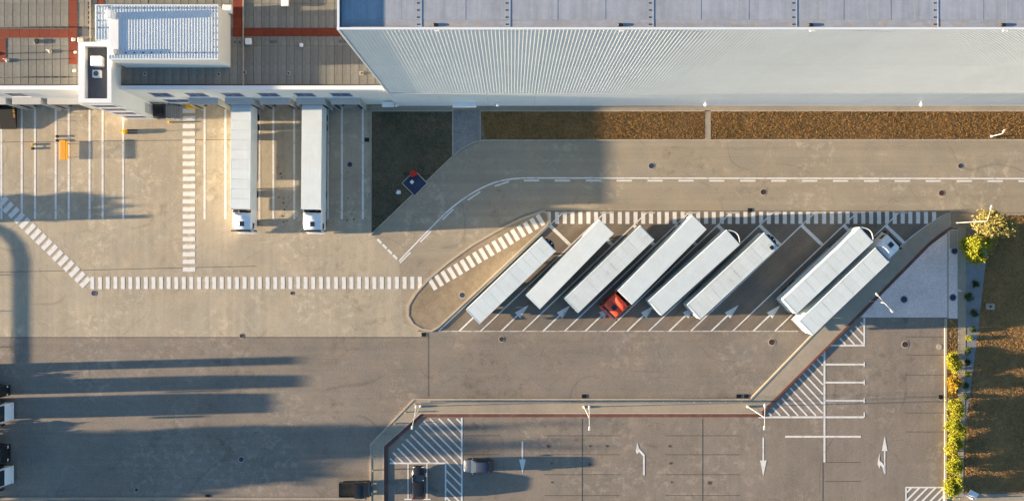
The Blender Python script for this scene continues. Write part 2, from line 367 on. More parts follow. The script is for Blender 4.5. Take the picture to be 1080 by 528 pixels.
for (x, y, a) in ((427.5,271.5,45),(449,249.5,45),(472.5,226,44),(500,206.5,34),(529.5,193.8,18)):
    ax, ay = math.cos(R(a))*8, -math.sin(R(a))*8; line(road, x-ax, y-ay, x+ax, y+ay, 1.5)
for i in range(17): line(road, 552.5+32.6*i, 190.4+.04*i, 568.7+32.6*i, 190.4+.04*i, 1.7)
# diagonal bays
PIT, SL = 44.3, 1.0495
line(bays, 462, 349, 842, 349, 1.2, .014, unitf)
def arrow(parent, x, y, ang, shaft, head, hw, sw, name='painted_arrow', z=.018):
    a = W(x, y); s_, h_, w_, t_ = shaft*S, head*S, hw*S, sw*S
    return MB().add([(0,-t_/2,0),(s_,-t_/2,0),(s_,t_/2,0),(0,t_/2,0),(s_,-w_/2,0),(s_+h_,0,0),(s_,w_/2,0)], [(0,1,2,3),(4,5,6)]).build(name, M['paint'], parent, (a.x, a.y, z), ang)
for k in range(10):
    xb = 462.6 + PIT*k
    if k < 9: line(bays, xb, 349, xb + (349-224)*SL, 224, 1.3, .020)
    if k < 9:
        ln = 36 if k not in (7, 8) else 30
        if k < 8: arrow(bays, xb + 21.6, 349, R(43.6), 24, 16, 8.5, 1.6)
        line(bays, xb+117.2, 237.6, xb+139.5, 259, 3.6, .022)
        line(bays, xb + 126, 224.3, xb + 140, 224.3, 1.5, .023, unitf)
mb = MB(); strip_mesh(mb, PX([(938,272),(954,256)] + bez((954,256),(974,238.5),(999,225))[1:]), .18, .014); mb.build('painted_line', M['paint'], bays)
# car park
def hatch(parent, poly, ang, pitch, w, z=.014):
    # clip parallel lines against a convex polygon
    u = Vector((math.cos(ang), math.sin(ang))); p = Vector((-u.y, u.x))
    ds = [Vector(q).dot(p) for q in poly]; d = min(ds) + pitch*.6
    while d < max(ds) - pitch*.2:
        hits = []
        for i in range(len(poly)):
            a, b = Vector(poly[i]), Vector(poly[(i+1) % len(poly)]); da, db = a.dot(p) - d, b.dot(p) - d
            if da*db < 0: hits.append(a + (b-a)*da/(da-db))
        if len(hits) == 2 and (hits[0]-hits[1]).length > 4: line(parent, hits[0].x, hits[0].y, hits[1].x, hits[1].y, w, z)
        d += pitch
hatch(cpark, [(450,441),(487,441),(487,488),(470,488),(411.5,488),(411.5,480)], R(45), 6.6, 1.7)
hatch(cpark, [(470,488),(487,488),(487,540),(470,540)], R(45), 6.6, 1.7)
line(cpark, 487, 440, 487, 545, 1.8, .018); line(cpark, 411, 488, 471, 488, 1.8, .018); line(cpark, 470, 488, 470, 527, 1.6, .018)
for x in (430.4, 450.3): line(cpark, x, 489, x, 526, 1.4); line(cpark, x-4, 526, x+4, 526, 1.4, .018)
hatch(cpark, [(868,369),(868,438),(808,438)], R(47), 6.9, 1.8)
hatch(cpark, [(911,337),(911,363),(877,363)], R(47), 6.9, 1.8)
line(cpark, 869.5, 366, 869.5, 487, 2, .018); line(cpark, 800, 439.5, 911, 439.5, 2, .019); line(cpark, 911.5, 335, 911.5, 365, 1.8, .018); line(cpark, 874, 364, 912, 364, 1.8, .019)
for y in (384, 403, 422): line(cpark, 870, y, 911, y, 1.9, .014)
for y in (384, 403, 422, 437): line(cpark, 911.5, y-2.5, 911.5, y+2.5, 1.4, .02)
line(cpark, 828, 460, 908, 460, 2, .02)
for y0 in (513.5, 536): line(cpark, 955, y0, 996, y0, 1.6, .018)
line(cpark, 955.5, 513, 955.5, 536, 1.6, .02); line(cpark, 995, 513, 995, 536, 1.6, .02)
hatch(cpark, [(956,514),(995,514),(995,536),(956,536)], R(-45), 6, 2)
arrow(cpark, 551, 465, R(-90), 19, 15, 7, 1.7); arrow(cpark, 805, 461, R(-90), 24, 17, 7, 1.7); arrow(cpark, 933, 499, R(90), 24, 16, 6, 1.5)
def poly(parent, pts, name='painted_arrow', z=.02): return MB().sheet(PX(pts), z).build(name, M['paint'], parent)
poly(cpark, [(678.2,500.5),(680,500.5),(680,479),(674.5,473),(672,466),(670.5,475.5),(672,478.5),(674,476),(678.2,480.5)][::-1])
poly(cpark, [(932,498),(931,493),(928.5,490),(927.5,493.5),(925.5,489),(926,484),(928,477),(927.5,485),(930.5,487.5),(933,491)][::-1], z=.024)
# dark strips, joints and painted pole shadows
def dark(parent, x0, y0, x1, y1, w=.9, z=.012): return line(parent, x0, y0, x1, y1, w, z, unitd, 'joint_and_shadow_line')
for (x0,y0,x1,y1) in ((741,441,741,528),(614,441,614,530),(867.8,487,867.8,530)): dark(cpark, x0, y0, x1, y1, .6)
for (x0,x1,y) in ((574,654,459),(702,780,459),(488,527,459),(488,527,479),(574,654,479),(702,780,479),(574,654,500),(702,780,500),(870,908,487),(870,908,507),(574,654,522),(702,780,522),(955,996,355),(955,996,374),(955,996,395),(955,996,418),(955,996,435),(955,996,455)):
    dark(cpark, x0, y, x1, y, .6)
for (x0,y0,x1,y1) in ((451.6,351,451.6,418),(0,355.6,452,355.6),(-5,150,270,147),(-5,287,270,280.5)): dark(base if y0 > 300 else yard, x0, y0, x1, y1, .55, .012)  # last two lines are long pole shadows painted as dark strips
# manhole covers and drains
mh = MB().lathe([(.36,0),(.36,.012),(.30,.012),(.29,.006),(.05,.006),(.04,.012)], n=20).mesh('manhole_cover')
mhr = MB().lathe([(.47,0),(.47,.006)], n=20).mesh('cover_ring'); mhr.materials.append(M['kerb'])
for i, (x, y, m_, s_) in enumerate(((99,309,'iron',.95),(266.5,201,'iron',.9),(369,173.5,'iron',.9),(487.5,311,'iron',1),(687,175,'iron',1),(1013,175,'iron',.9),(953,315.5,'iron',1.15),(1006.3,264.5,'iron',1.1),(1004.5,313.5,'iron',1.1),
        (805,202.5,'ironred',1),(993,203.5,'ironred',1),(814,360.5,'ironred',1.1),(529,357.5,'ironred',.9),(255,354,'ironred',.8),(308,309,'ironred',.6),(954.5,363,'ironred',1.1),(992.5,418.5,'ironred',.9),(254.5,484,'iron',.9),(144,516,'ironred',.6))):
    p = W(x, y); par = road if 392 < x and y < 222 else (yard if y < 350 and x < 400 else (base if x < 900 else (cob if y < 334 else cpark)))
    zz = {island.name: .13}.get(par.name, .016)
    if (x, y) == (487.5, 311): par, zz = island, .125
    elif par is cob: zz = .13
    me = mh.copy(); me.materials.clear(); me.materials.append(M[m_])
    c = inst('manhole_cover', me, par, (p.x, p.y, zz), 0, (s_, s_, 1)); inst('cover_ring', mhr, c, (0,0,-.004))
p = W(990.5, 365.5); MB().lathe([(.38,0),(.38,.02),(.3,.02)], n=20).build('manhole_cover', M['kerb'], cpark, (p.x, p.y, .012))
dr = MB()
for i in range(6): dr.box(-.3+i*.1, -.25+i*.1, -.22, .22, 0, .03)
dr.box(-.34,.34,-.27,-.22,0,.03); dr.box(-.34,.34,.22,.27,0,.03); dr.box(-.3,.3,-.22,.22,0,.005); drm = dr.mesh('drain_grate'); drm.materials.append(M['black'])
for x, y in ((447,352.6),(791,221.6),(779,417.5),(787,417.5),(616,417.6),(219,523),(992,418)): p = W(x, y); inst('drain_grate', drm, base, (p.x, p.y, .012))
p = W(387, 147.5); inst('drain_grate', drm, yard, (p.x, p.y, .012))

# oil drips where tractors stand
for (x, y) in ((299,214),(299,209),(300,221),(298,228),(301,232),(294,208),(304,208),(367,209),(373,221),(371,226),(373,231),(366,232),(299,234),(303,233),(296,183),(297,187),(367,182),(740,238),(727,247),(595,330),(640,470),(578,470),(582,488),(582,508),(706,470),(707,488),(708,508),(748,509),(622,470),(622,489)):
    n = 7; a0 = random.random(); r_ = random.uniform(.07, .16) * (1.6 if y > 460 else 1)
    p = W(x, y); par = yard if y < 240 and x < 390 else (bays if y < 350 else cpark)
    MB().sheet([(r_*random.uniform(.6,1.2)*math.cos(a0+6.283*i/n), r_*random.uniform(.6,1.2)*math.sin(a0+6.283*i/n)) for i in range(n)], 0).build('oil_stain', M['dark_mark'], par, (p.x, p.y, .024))

# grass blades
def in_poly(x, y, pl):
    c = False; j = len(pl)-1
    for i in range(len(pl)):
        (xi, yi), (xj, yj) = pl[i], pl[j]
        if (yi > y) != (yj > y) and x < (xj-xi)*(y-yi)/(yj-yi)+xi: c = not c
        j = i
    return c
def grass(pl, dens, mat, label, hmax=.15, xmax=1110):
    xs = [p[0] for p in pl]; ys = [p[1] for p in pl]; x0, x1, y0, y1 = min(xs), min(max(xs), xmax), min(ys), max(ys)
    n = int((x1-x0)*(y1-y0)*S*S*dens); v, f = [], []; z0 = .06
    for _ in range(n):
        px, py = random.uniform(x0,x1), random.uniform(y0,y1)
        if not in_poly(px, py, pl): continue
        p = W(px, py); h = random.uniform(.05, hmax) * random.choice((.5,.8,1)); 
        for q in range(3):
            a = random.uniform(0, 6.283); w_ = random.uniform(.02,.045); l_ = random.uniform(.02, .11); o = len(v)
            dx, dy = math.cos(a), math.sin(a)
            v += [(p.x-dy*w_, p.y+dx*w_, z0), (p.x+dy*w_, p.y-dx*w_, z0), (p.x+dx*l_, p.y+dy*l_, z0+h)]; f.append((o,o+1,o+2))
    me = bpy.data.meshes.new('grass'); me.from_pydata(v, [], f); o = bpy.data.objects.new('grass', me); COL.objects.link(o); me.materials.append(M[mat])
    stuff(o); tag(o, label, 'grass'); return o
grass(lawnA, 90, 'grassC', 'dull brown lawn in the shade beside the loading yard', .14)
grass(lawnB, 130, 'grassA', 'dry golden grass verge left of the narrow crossing path')
grass(lawnC, 130, 'grassA', 'dry golden grass verge right of the narrow crossing path')
grass(lawnD, 110, 'grassB', 'brown dry lawn along the right edge of the photo', .12)
grass(plant, 90, 'grassA', 'yellowed grass in the narrow planter beside the car park')

# ------------------------------------------------------------------ buildings
def bw(mb, name, mat, parent):
    o = mb.build(name, M[mat], parent)
    if parent.type == 'EMPTY': o.location = -parent.location
    return o
YT, XT, ZT = 152.5*S, -119.5*S, 38.55            # tall hall: south wall, west wall, parapet height
tall = tag(empty('warehouse', (XT, YT, 0)), 'tall white ribbed warehouse with a grey roof along the top', 'building')
core = bw(MB().box(XT+.12, 90, YT+.12, 70, 0, ZT-.6), 'core_wall', 'wallwhite', tall)
def corrugated(x0, x1, y, z0, z1, pitch=.36, dep=.026):
    mb = MB(); n = max(1, round((x1-x0)/pitch)); pitch = (x1-x0)/n; prof = []
    for i in range(n):
        a = x0 + i*pitch
        prof += [(a, y), (a+pitch*.55, y), (a+pitch*.65, y-dep), (a+pitch*.9, y-dep)]
    prof.append((x1, y))
    v = []; f = []
    for p in prof: v += [(p[0], p[1], z0), (p[0], p[1], z1)]
    for i in range(len(prof)-1): f.append((2*i, 2*i+2, 2*i+3, 2*i+1))
    return mb.add(v, f)
x = XT; 
while x < 84:
    x1 = min(x + 6.0, 88)
    for (za, zb) in ((9.0, 24.0), (24.02, ZT-.12)):
        bw(corrugated(x+.006, x1-.006, YT, za, zb), 'cladding_panel', 'wallwhite', tall)
    bw(MB().cbox(x+.01, x1-.01, YT-.06, YT+.12, .35, 8.95, .01), 'base_panel', 'wallwhite', tall)
    x = x1
bw(MB().box(XT-.02, 90, YT-.10, YT+.1, .02, .35), 'plinth', 'grey', tall)
bw(MB().box(XT-.05, XT+.12, YT-.02, 70, 0, ZT-.1), 'west_wall', 'wallwest', tall)
bw(MB().box(XT-.12, XT+.08, YT-.12, YT+.08, 0, ZT-.1), 'corner_trim', 'wallcap', tall)
bw(MB().box(XT-.12, 90, YT-.10, YT+.08, ZT-.1, ZT), 'parapet_cap', 'wallcap', tall)
bw(MB().box(XT-.10, XT+.10, YT+.083, 70, ZT-.1, ZT), 'parapet_cap', 'wallcap', tall)
bw(MB().box(XT+.10, 90, YT+.03, YT+.16, ZT-.5, ZT-.1), 'parapet_upstand', 'tallroof', tall)
bw(MB().box(XT, 90, YT-.09, YT-.061, 8.95, 9.12), 'flashing', 'wallcap', tall)
roof = bw(MB().box(XT+.2, 90, YT+.16, 70, ZT-.5, ZT-.42), 'roof_deck', 'tallroof', tall)
# roofing sheets between the seams of the tall roof, with fixings and drains
kr = S*(H-ZT)/H
seams = [XT+.2] + [(px-540)*kr for px in (444, 538, 690, 842, 992)] + [75]
for a, b in zip(seams[:-1], seams[1:]):
    n = max(1, round((b-a)/2.0)); w_ = (b-a)/n
    MB().box(a+.008, b-.008, YT+.17, YT+.85, 0, .010).build('gutter_sheet', M['gutter'], roof, (0,0,ZT-.42))
    for i in range(n): MB().box(a+i*w_+.008, a+(i+1)*w_-.008, YT+.86, YT+6, 0, .012 + .006*(i%2)).build('roofing_sheet', M['tallroof'], roof, (0,0,ZT-.42))
for px in (444, 538, 690, 842, 992):
    X = (px-540)*kr; mb = MB().box(X-.04, X+.04, YT+.2, YT+6, ZT-.42, ZT-.392); mb.build('roof_seam', M['tallroof'], roof)
    mb = MB()
    for j in range(7): mb.lathe([(.07,0),(.07,.015),(.04,.02)], (X-.33, YT+.45+j*.62, ZT-.40), n=8)
    stuff(mb.build('roof_fixing', M['black'], roof))
for px in (460, 656, 858, 1062):
    X = (px-540)*kr
    MB().cbox(X-.3, X+.1, YT+.25, YT+.55, ZT-.41, ZT-.30, .05).build('roof_drain', M['black'], roof)
    MB().box(X-.2, X+.2, YT-.22, YT-.10, ZT-.35, ZT-.2).build('overflow_spout', M['wallcap'], roof)
for px in (525, 744, 971):
    X = (px-540)*S*(H-3.2)/H
    o = bw(MB().lathe([(.05,0),(.22,.05),(.24,.15),(.12,.3)], (X, YT-.45, 3.2), n=12), 'wall_lamp', 'wallcap', tall)
    MB().box(X-.03, X+.03, YT-.45, YT-.1, 3.3, 3.36).build('lamp_arm', M['wallcap'], o)
for (pa, pb, zc) in ((403, 415.5, 3.2), (477.5, 502.5, 2.9)):
    k = S*(H-zc)/H
    o = bw(MB().cbox((pa-540)*k, (pb-540)*k, YT-.75, YT-.062, zc, zc+.14, .02), 'door_canopy', 'wallcap', tall)
    MB().box((pa-540)*k+.3, (pb-540)*k-.3, YT-.075, YT-.061, .36, 2.5).build('door', M['grey'], o)
p = W(418, 108.5, 2.5); bw(MB().lathe([(.05,0),(.22,.05),(.24,.15),(.12,.3)], (p.x, YT-.4, 2.5), n=12), 'wall_lamp', 'wallcap', tall)

# low loading hall
ZR = 10.0; YD = YT + .15; kR = S*(H-ZR)/H
hall = tag(empty('loading_hall', (-45, YD, 0)), 'low loading hall with brown felt roof and dock doors', 'building')
bw(MB().box(-95, XT-.2, YD, YD+.3, 0, ZR+.5), 'south_wall', 'cream', hall)
bw(MB().box(-95, XT-.06, YD-.06, YD+.42, ZR+.5, ZR+.6), 'parapet_cap', 'wallcap', hall)
hroof = bw(MB().box(-95, XT-.06, YD+.3, 60, ZR-.5, ZR), 'roof', 'dkroof', hall)
feltm = {}
def felt(x0, x1, y0, y1):
    z = ZR + random.uniform(.006, .022)
    MB().box(-(x1-x0)/2+.026, (x1-x0)/2-.026, -(y1-y0)/2+.008, (y1-y0)/2-.008, 0, .02).build('felt_strip', M['felt'], hroof, ((x0+x1)/2, (y0+y1)/2, z))
yA, yB = (264-90)*kR, (264-48)*kR
rows = [((264-89)*kR, (264-48.5)*kR), ((264-48.4)*kR, (264-38.6)*kR), ((264-29.6)*kR, (264-4)*kR), ((264-3.9)*kR, 34)]
x = -64.5
while x < XT-1.1:
    w_ = random.uniform(.93, 1.02)
    for i, (y0, y1) in enumerate(rows): felt(x, min(x+w_, XT-.2), y0, y1)
    x += w_
def pad(x0, x1, y0, y1):
    A, B = W(x0, y1, ZR), W(x1, y0, ZR); n = max(1, round(max(B.x-A.x, B.y-A.y)/1.2))
    for i in range(n):
        if B.x-A.x > B.y-A.y: a0, a1 = A.x+(B.x-A.x)*i/n, A.x+(B.x-A.x)*(i+1)/n; q = (a0+.01, a1-.01, A.y, B.y)
        else: a0, a1 = A.y+(B.y-A.y)*i/n, A.y+(B.y-A.y)*(i+1)/n; q = (A.x, B.x, a0+.01, a1-.01)
        MB().box(*q, ZR+.045, ZR+.062).build('walkway_pad', M['redpad'], hroof)
pad(73, 81.5, -20, 68); pad(-10, 72.8, 31, 40); pad(-10, 6.5, 40.3, 66); pad(246, 255.5, -20, 39); pad(258, 380, 30, 38.2); pad(103, 110, -20, 5)
for px in (256.8, 95.5):
    X = (px-540)*kR; MB().box(X-.06, X+.06, YD+.5, 34, ZR+.05, ZR+.16).build('roof_joint', M['kerb'], hroof)
# lightning conductor holders (rows of little dark blocks)
for yy, xa, xb in ((29, 0, 96), (81.5, 0, 84)):
    mb = MB(); a, b = W(xa, yy, ZR), W(xb, yy, ZR); n = int((b.x-a.x)/.98)
    for i in range(n): mb.box(a.x+i*.98-.2, a.x+i*.98+.2, a.y-.07, a.y+.07, ZR+.03, ZR+.12)
    mb.tube([(a.x, a.y, ZR+.14), (b.x, b.y, ZR+.14)], .015, 6); stuff(mb.build('lightning_conductor', M['black'], hroof))
mb = MB()
for yy in (4, 8, 14, 19, 24, 30): p = W(94.5, yy, ZR); mb.box(p.x-.1, p.x+.1, p.y-.16, p.y+.16, ZR+.03, ZR+.15)
stuff(mb.build('lightning_conductor', M['black'], hroof))
def vent(px, py, w_, h_, z=.6, mat='wallcap'):
    p = W(px, py, ZR+z); o = MB().cbox(p.x-w_/2, p.x+w_/2, p.y-w_/2, p.y+w_/2, ZR, ZR+z*.7, .04).build('roof_vent', M['grey'], hroof)
    MB().cbox(p.x-w_/2-.08, p.x+w_/2+.08, p.y-w_/2-.08, p.y+w_/2+.08, ZR+z*.7, ZR+z, .08).build('vent_hood', M[mat], o)
vent(239.5, 9.5, .9, .9, .9); vent(84, 42, .45, .5, .5, 'grey'); vent(261.5, 43.5, .6, .6, .55); vent(300.5, 2.5, .75, .5, .5); vent(77, 41.5, .3, .3, .4, 'grey')
vent(317.5, 47.5, .3, .3, .4); vent(78, 74.5, .25, .3, .3, 'grey'); vent(38, 43.5, .45, .3, .25, 'black'); vent(79, 55, .2, .25, .3, 'grey')
for (px, py) in ((258,76.5),(304.5,77.5),(381.5,77.5),(231,78.5),(153,78),(172,44.5)):
    p = W(px, py, ZR); o = MB().cbox(p.x-.25, p.x+.25, p.y-.25, p.y+.25, ZR+.03, ZR+.07, .02).build('roof_outlet', M['walkgrey'], hroof)
    MB().lathe([(.1,0),(.1,.08),(.05,.1)], (p.x, p.y, ZR+.07), n=10).build('outlet_cap', M['black'], o)
for (px, py) in ((287,44),(291,44),(359,44),(364,44),(253,44.5),(248,44.5)):
    p = W(px, py, ZR); MB().lathe([(.16,0),(.16,.1),(.1,.12)], (p.x, p.y, ZR+.04), n=10).build('roof_outlet', M['dkroof'], hroof)
for (px, py, hh) in ((53, 54.5, .9), (-6, 57, .8), (8, 64, .9)):
    p = W(px, py, ZR); o = MB().tube([(p.x, p.y, ZR), (p.x, p.y, ZR+hh)], .06, 8).build('lightning_rod', M['wallcap'], hroof); MB().lathe([(.25,0),(.22,.12),(.08,.16)], (p.x, p.y, ZR+.04), n=12).build('rod_foot', M['kerb'], o)
p = W(388, 72.5, ZR+1); MB().cbox(XT-.9, XT-.13, p.y-.4, p.y+.4, ZR, ZR+1, .04).build('service_box', M['wallcap'], hroof)
# windows of the loading hall
def zwall(py, Y): return H*(1 - Y/((264-py)*S))
def wall_window(px0, px1, py0, py1, Y, parent):
    zt, zb = zwall(py0, Y), zwall(py1, Y); k = S*(H-(zt+zb)/2)/H; X0, X1 = (px0-540)*k, (px1-540)*k
    fr = bw(MB().box(X0-.08, X1+.08, Y-.05, Y+.02, zb-.08, zb).box(X0-.08, X1+.08, Y-.05, Y+.02, zt, zt+.08).box(X0-.08, X0, Y-.05, Y+.02, zb, zt).box(X1, X1+.08, Y-.05, Y+.02, zb, zt).box((X0+X1)/2-.03, (X0+X1)/2+.03, Y-.05, Y+.02, zb, zt), 'window', 'grey', parent)
    for a, b in ((X0, (X0+X1)/2-.03), ((X0+X1)/2+.03, X1)): MB().box(a, b, Y-.02, Y-.004, zb, zt).build('pane', M['winglass'], fr)
    MB().box(X0-.12, X1+.12, Y-.16, Y-.001, zb-.14, zb-.082).build('sill', M['wallcap'], fr)
for (a, b) in ((160,179.5),(198,217),(236,255),(274,293),(312,331),(350,370),(9,26.5),(-29,-11)): wall_window(a, b, 98.2, 101.2, YD, hall)
wall_window(175, 200, 105, 107.2, YD, hall)
# dock shelters
for i, (a, b) in enumerate(((-22,6),(13,43),(50,82.5),(199,230),(237,267),(274.3,305.5),(312.6,342.5),(349.3,379.3))):
    zt = 4.85; k = S*(H-zt)/H; X0, X1 = (a-540)*k, (b-540)*k; Yo = (264-110.2)*k
    sh = empty('dock_shelter'); sh.parent = hall; sh.location = Vector(((X0+X1)/2, YD, 0)) - hall.location
    hw = (X1-X0)/2; d = Yo - YD
    MB().cbox(-hw, hw, d, -.002, 4.70, 4.85, .02).build('shelter_roof', M['grey'], sh)
    for s_ in (-1, 1): MB().box(min(s_*hw, s_*(hw-.1)), max(s_*hw, s_*(hw-.1)), d+.03, -.002, 0.0, 4.70).build('shelter_side', M['grey'], sh)
    for s_ in (-1, 1): MB().box(min(s_*(hw-.1), s_*(hw-.55)), max(s_*(hw-.1), s_*(hw-.55)), d+.08, d+.12, 1.0, 4.68).build('shelter_curtain', M['black'], sh)
    MB().box(-hw+.55, hw-.55, d+.06, d+.10, 4.15, 4.68).build('head_curtain', M['black'], sh)
    MB().box(-hw+.3, hw-.3, -.06, -.01, 1.2, 4.2).build('dock_door', M['grey'], sh)
    for s_ in (-1, 1): MB().box(s_*1.1-.12, s_*1.1+.12, -.35, -.06, .8, 1.25).build('dock_bumper', M['rubber'], sh)
# roof plant room
ZP = 14.5; kp = S*(H-ZP)/H
xa, xb, xm = (100-540)*kp, (229.3-540)*kp, (114.5-540)*kp; ya, yb, ym = (264-62.5)*kp, (264-5)*kp, (264-42.5)*kp
prm = empty('plant_room'); prm.parent = hall; prm.location = Vector(((xa+xb)/2, (ya+yb)/2, ZR)) - hall.location
off = Vector(((xa+xb)/2, (ya+yb)/2, 0))
def pw(mb, n_, m_):
    o = mb.build(n_, M[m_], prm); o.location = (-off.x, -off.y, -ZR); return o
fp = [(xm,ya),(xb,ya),(xb,yb),(xa,yb),(xa,ym),(xm,ym)]
pw(MB().prism(fp, ZR, ZP-.25), 'plant_wall', 'cream')
pw(MB().prism([(xm-.04,ya-.04),(xb+.04,ya-.04),(xb+.04,yb+.04),(xa-.04,yb+.04),(xa-.04,ym-.04),(xm-.04,ym-.04)], ZP-.25, ZP-.1), 'roof_edge', 'proof')
mb = MB(); n = int((xb-xm)/.33)
for i in range(n+1):
    X = xm + (xb-xm)*i/n; mb.box(X-.05, X+.05, ya+.1, yb-.1, ZP-.0995, ZP-.078)
rb = pw(mb, 'roof_rib', 'proof'); stuff(rb)
mb = MB()
for i in range(5): X = xa + .1 + i*.33; mb.box(X-.05, X+.05, ym+.1, yb-.1, ZP-.0995, ZP-.078)
stuff(pw(mb, 'roof_rib', 'proof'))
mb = MB()
for i in range(13):
    X = xm - .5 + (xb-xm)*(i+.5)/12.6
    mb.lathe([(.09,0),(.09,.1),(.05,.12)], (X, yb-.4, ZP-.05), n=8)
    if i > 1: mb.lathe([(.09,0),(.09,.1),(.05,.12)], (X, ya+.75, ZP-.05), n=8)
for j in range(6):
    Y = ya + 1.4 + j*.83
    mb.lathe([(.09,0),(.09,.1),(.05,.12)], (xb-.45, Y, ZP-.05), n=8)
    if j > 1: mb.lathe([(.09,0),(.09,.1),(.05,.12)], (xa+.45, Y+.6, ZP-.05), n=8)
stuff(pw(mb, 'roof_fixing', 'dkroof'))
pw(MB().cbox((115.5-540)*kp, (125-540)*kp, (264-58)*kp, (264-20)*kp, ZP-.1, ZP+.03, .03), 'roof_duct', 'white')
pw(MB().cbox((116.5-540)*kp, (122-540)*kp, (264-21)*kp, (264-13)*kp, ZP-.1, ZP+1.1, .06), 'duct_box', 'white')
pw(MB().cbox((121-540)*kp, (126-540)*kp, (264-58)*kp, (264-53)*kp, ZP-.1, ZP+.55, .06), 'duct_outlet', 'grey')
pw(MB().box(xb, xb+.03, yb-2.4, yb-1.3, ZP-1.4, ZP-.9), 'wall_grille', 'wallcap')
# stair tower
ZW = 12.6; kt = S*(H-ZW)/H
tx0, tx1, ty0, ty1 = (83-540)*kt, (117-540)*kt, (264-108)*kt, (264-44)*kt
tw = tag(empty('stair_tower', ((tx0+tx1)/2, ty0, 0)), 'white stair tower with dark sunken roof, standing out from the loading hall', 'tower')
bw(MB().box(tx0, tx1, ty0, ty1-.1, 0, ZW-.9), 'tower_wall', 'cream', tw)
bw(MB().box(tx0+.65, tx1-.4, ty0+.4, ty1-.5, ZW-.9, ZW-.85), 'tower_roof', 'dkroof', tw)
for q, nm in (((tx0,tx0+.65,ty0,ty1-.1),'left'),((tx1-.4,tx1,ty0,ty1-.1),'r'),((tx0+.65,tx1-.4,ty0,ty0+.4),'b'),((tx0+.65,tx1-.4,ty1-.5,ty1-.1),'t')):
    bw(MB().box(*q, ZW-.9, ZW-.06), 'parapet', 'cream', tw)
for q in ((tx0-.05,tx0+.7,ty0-.05,ty1-.05),(tx1-.45,tx1+.05,ty0-.05,ty1-.05),(tx0+.702,tx1-.452,ty0-.05,ty0+.45),(tx0+.702,tx1-.452,ty1-.55,ty1-.05)):
    bw(MB().box(*q, ZW-.06, ZW), 'parapet_cap', 'wallcap', tw)
for (a, b, c, d, h_) in ((95.5,106.5,59,69.5,.9),(95.5,104,73,81,.5)):
    k = S*(H-ZW)/H; o = bw(MB().cbox((a-540)*k, (b-540)*k, (264-d)*k, (264-c)*k, ZW-.85, ZW-.85+h_, .06), 'cooling_unit', 'wallcap', tw)
    if h_ < .8: MB().lathe([(.3,0),(.3,.05),(.1,.06)], ((a+b-1080)*k/2, (528-c-d)*k/2, ZW-.85+h_), n=14).build('fan', M['dkroof'], o)
for zb in (1.6, 4.4, 7.2, 9.6):
    fr = bw(MB().box(tx0+.5, tx1-.5, ty0-.05, ty0+.01, zb-.08, zb+1.5), 'window', 'wallcap', tw)
    MB().box(tx0+.58, tx1-.58, ty0-.06, ty0-.051, zb, zb+1.42).build('pane', M['winglass'], fr)
o = bw(MB().box(tx1-.01, tx1+.05, ty0+.35, ty0+1.6, 1.35, 3.5), 'door', 'grey', tw); MB().box(tx1+.051, tx1+.09, ty0+1.35, ty0+1.5, 2.3, 2.4).build('handle', M['black'], o)
# steel stair down from the tower door
sx0, sx1 = tx1 + .08, (190-540)*S*(H-.3)/H; sy0, sy1 = ty0 - .05, YD - .15
st = tag(empty('steel_stair', (sx0, sy0, 0)), 'dark grey steel stair with railings beside the white stair tower', 'stair')
bw(MB().box(sx0, sx0+1.6, sy0, sy1, 1.2, 1.28), 'landing', 'dsteel', st)
nt_ = 7; run = (sx1-sx0-1.6)/nt_
for i in range(nt_): bw(MB().box(sx0+1.6+i*run+.03, sx0+1.6+(i+1)*run-.03, sy0+.04, sy1-.04, 1.02-i*.16, 1.06-i*.16), 'tread', 'steel', st)
for yy in (sy0-.02, sy1-.02):
    bw(MB().add([(sx0+1.6,yy,.9),(sx1,yy,-.0),(sx1,yy+.04,-.0),(sx0+1.6,yy+.04,.9),(sx0+1.6,yy,1.27),(sx1,yy,.25),(sx1,yy+.04,.25),(sx0+1.6,yy+.04,1.27)], [(3,2,1,0),(4,5,6,7),(0,1,5,4),(1,2,6,5),(2,3,7,6),(3,0,4,7)]), 'stringer', 'wallcap' if yy < sy0 else 'dsteel', st)
    mb = MB(); mb.tube([(sx0+.05,yy,2.3),(sx0+1.6,yy,2.3),(sx1,yy,1.1)], .025, 6)
    for t in (0, .5, 1): mb.tube([(sx0+.05+1.5*t,yy,1.28),(sx0+.05+1.5*t,yy,2.3)], .025, 6)
    for t in (.35, .7, 1): mb.tube([(sx0+1.6+(sx1-sx0-1.6)*t,yy,1.2*(1-t)),(sx0+1.6+(sx1-sx0-1.6)*t,yy,2.3-1.2*t)], .025, 6)
    bw(mb, 'handrail', 'dsteel', st)
for xx in (sx0+.2, sx0+1.45):
    for yy in (sy0+.15, sy1-.15): bw(MB().box(xx-.05, xx+.05, yy-.05, yy+.05, 0, 1.2), 'leg', 'dsteel', st)
bw(MB().cbox(sx0+.55, sx0+1.25, sy0+.5, sy0+1.5, 1.28, 1.75, .04), 'mat_box', 'black', st)

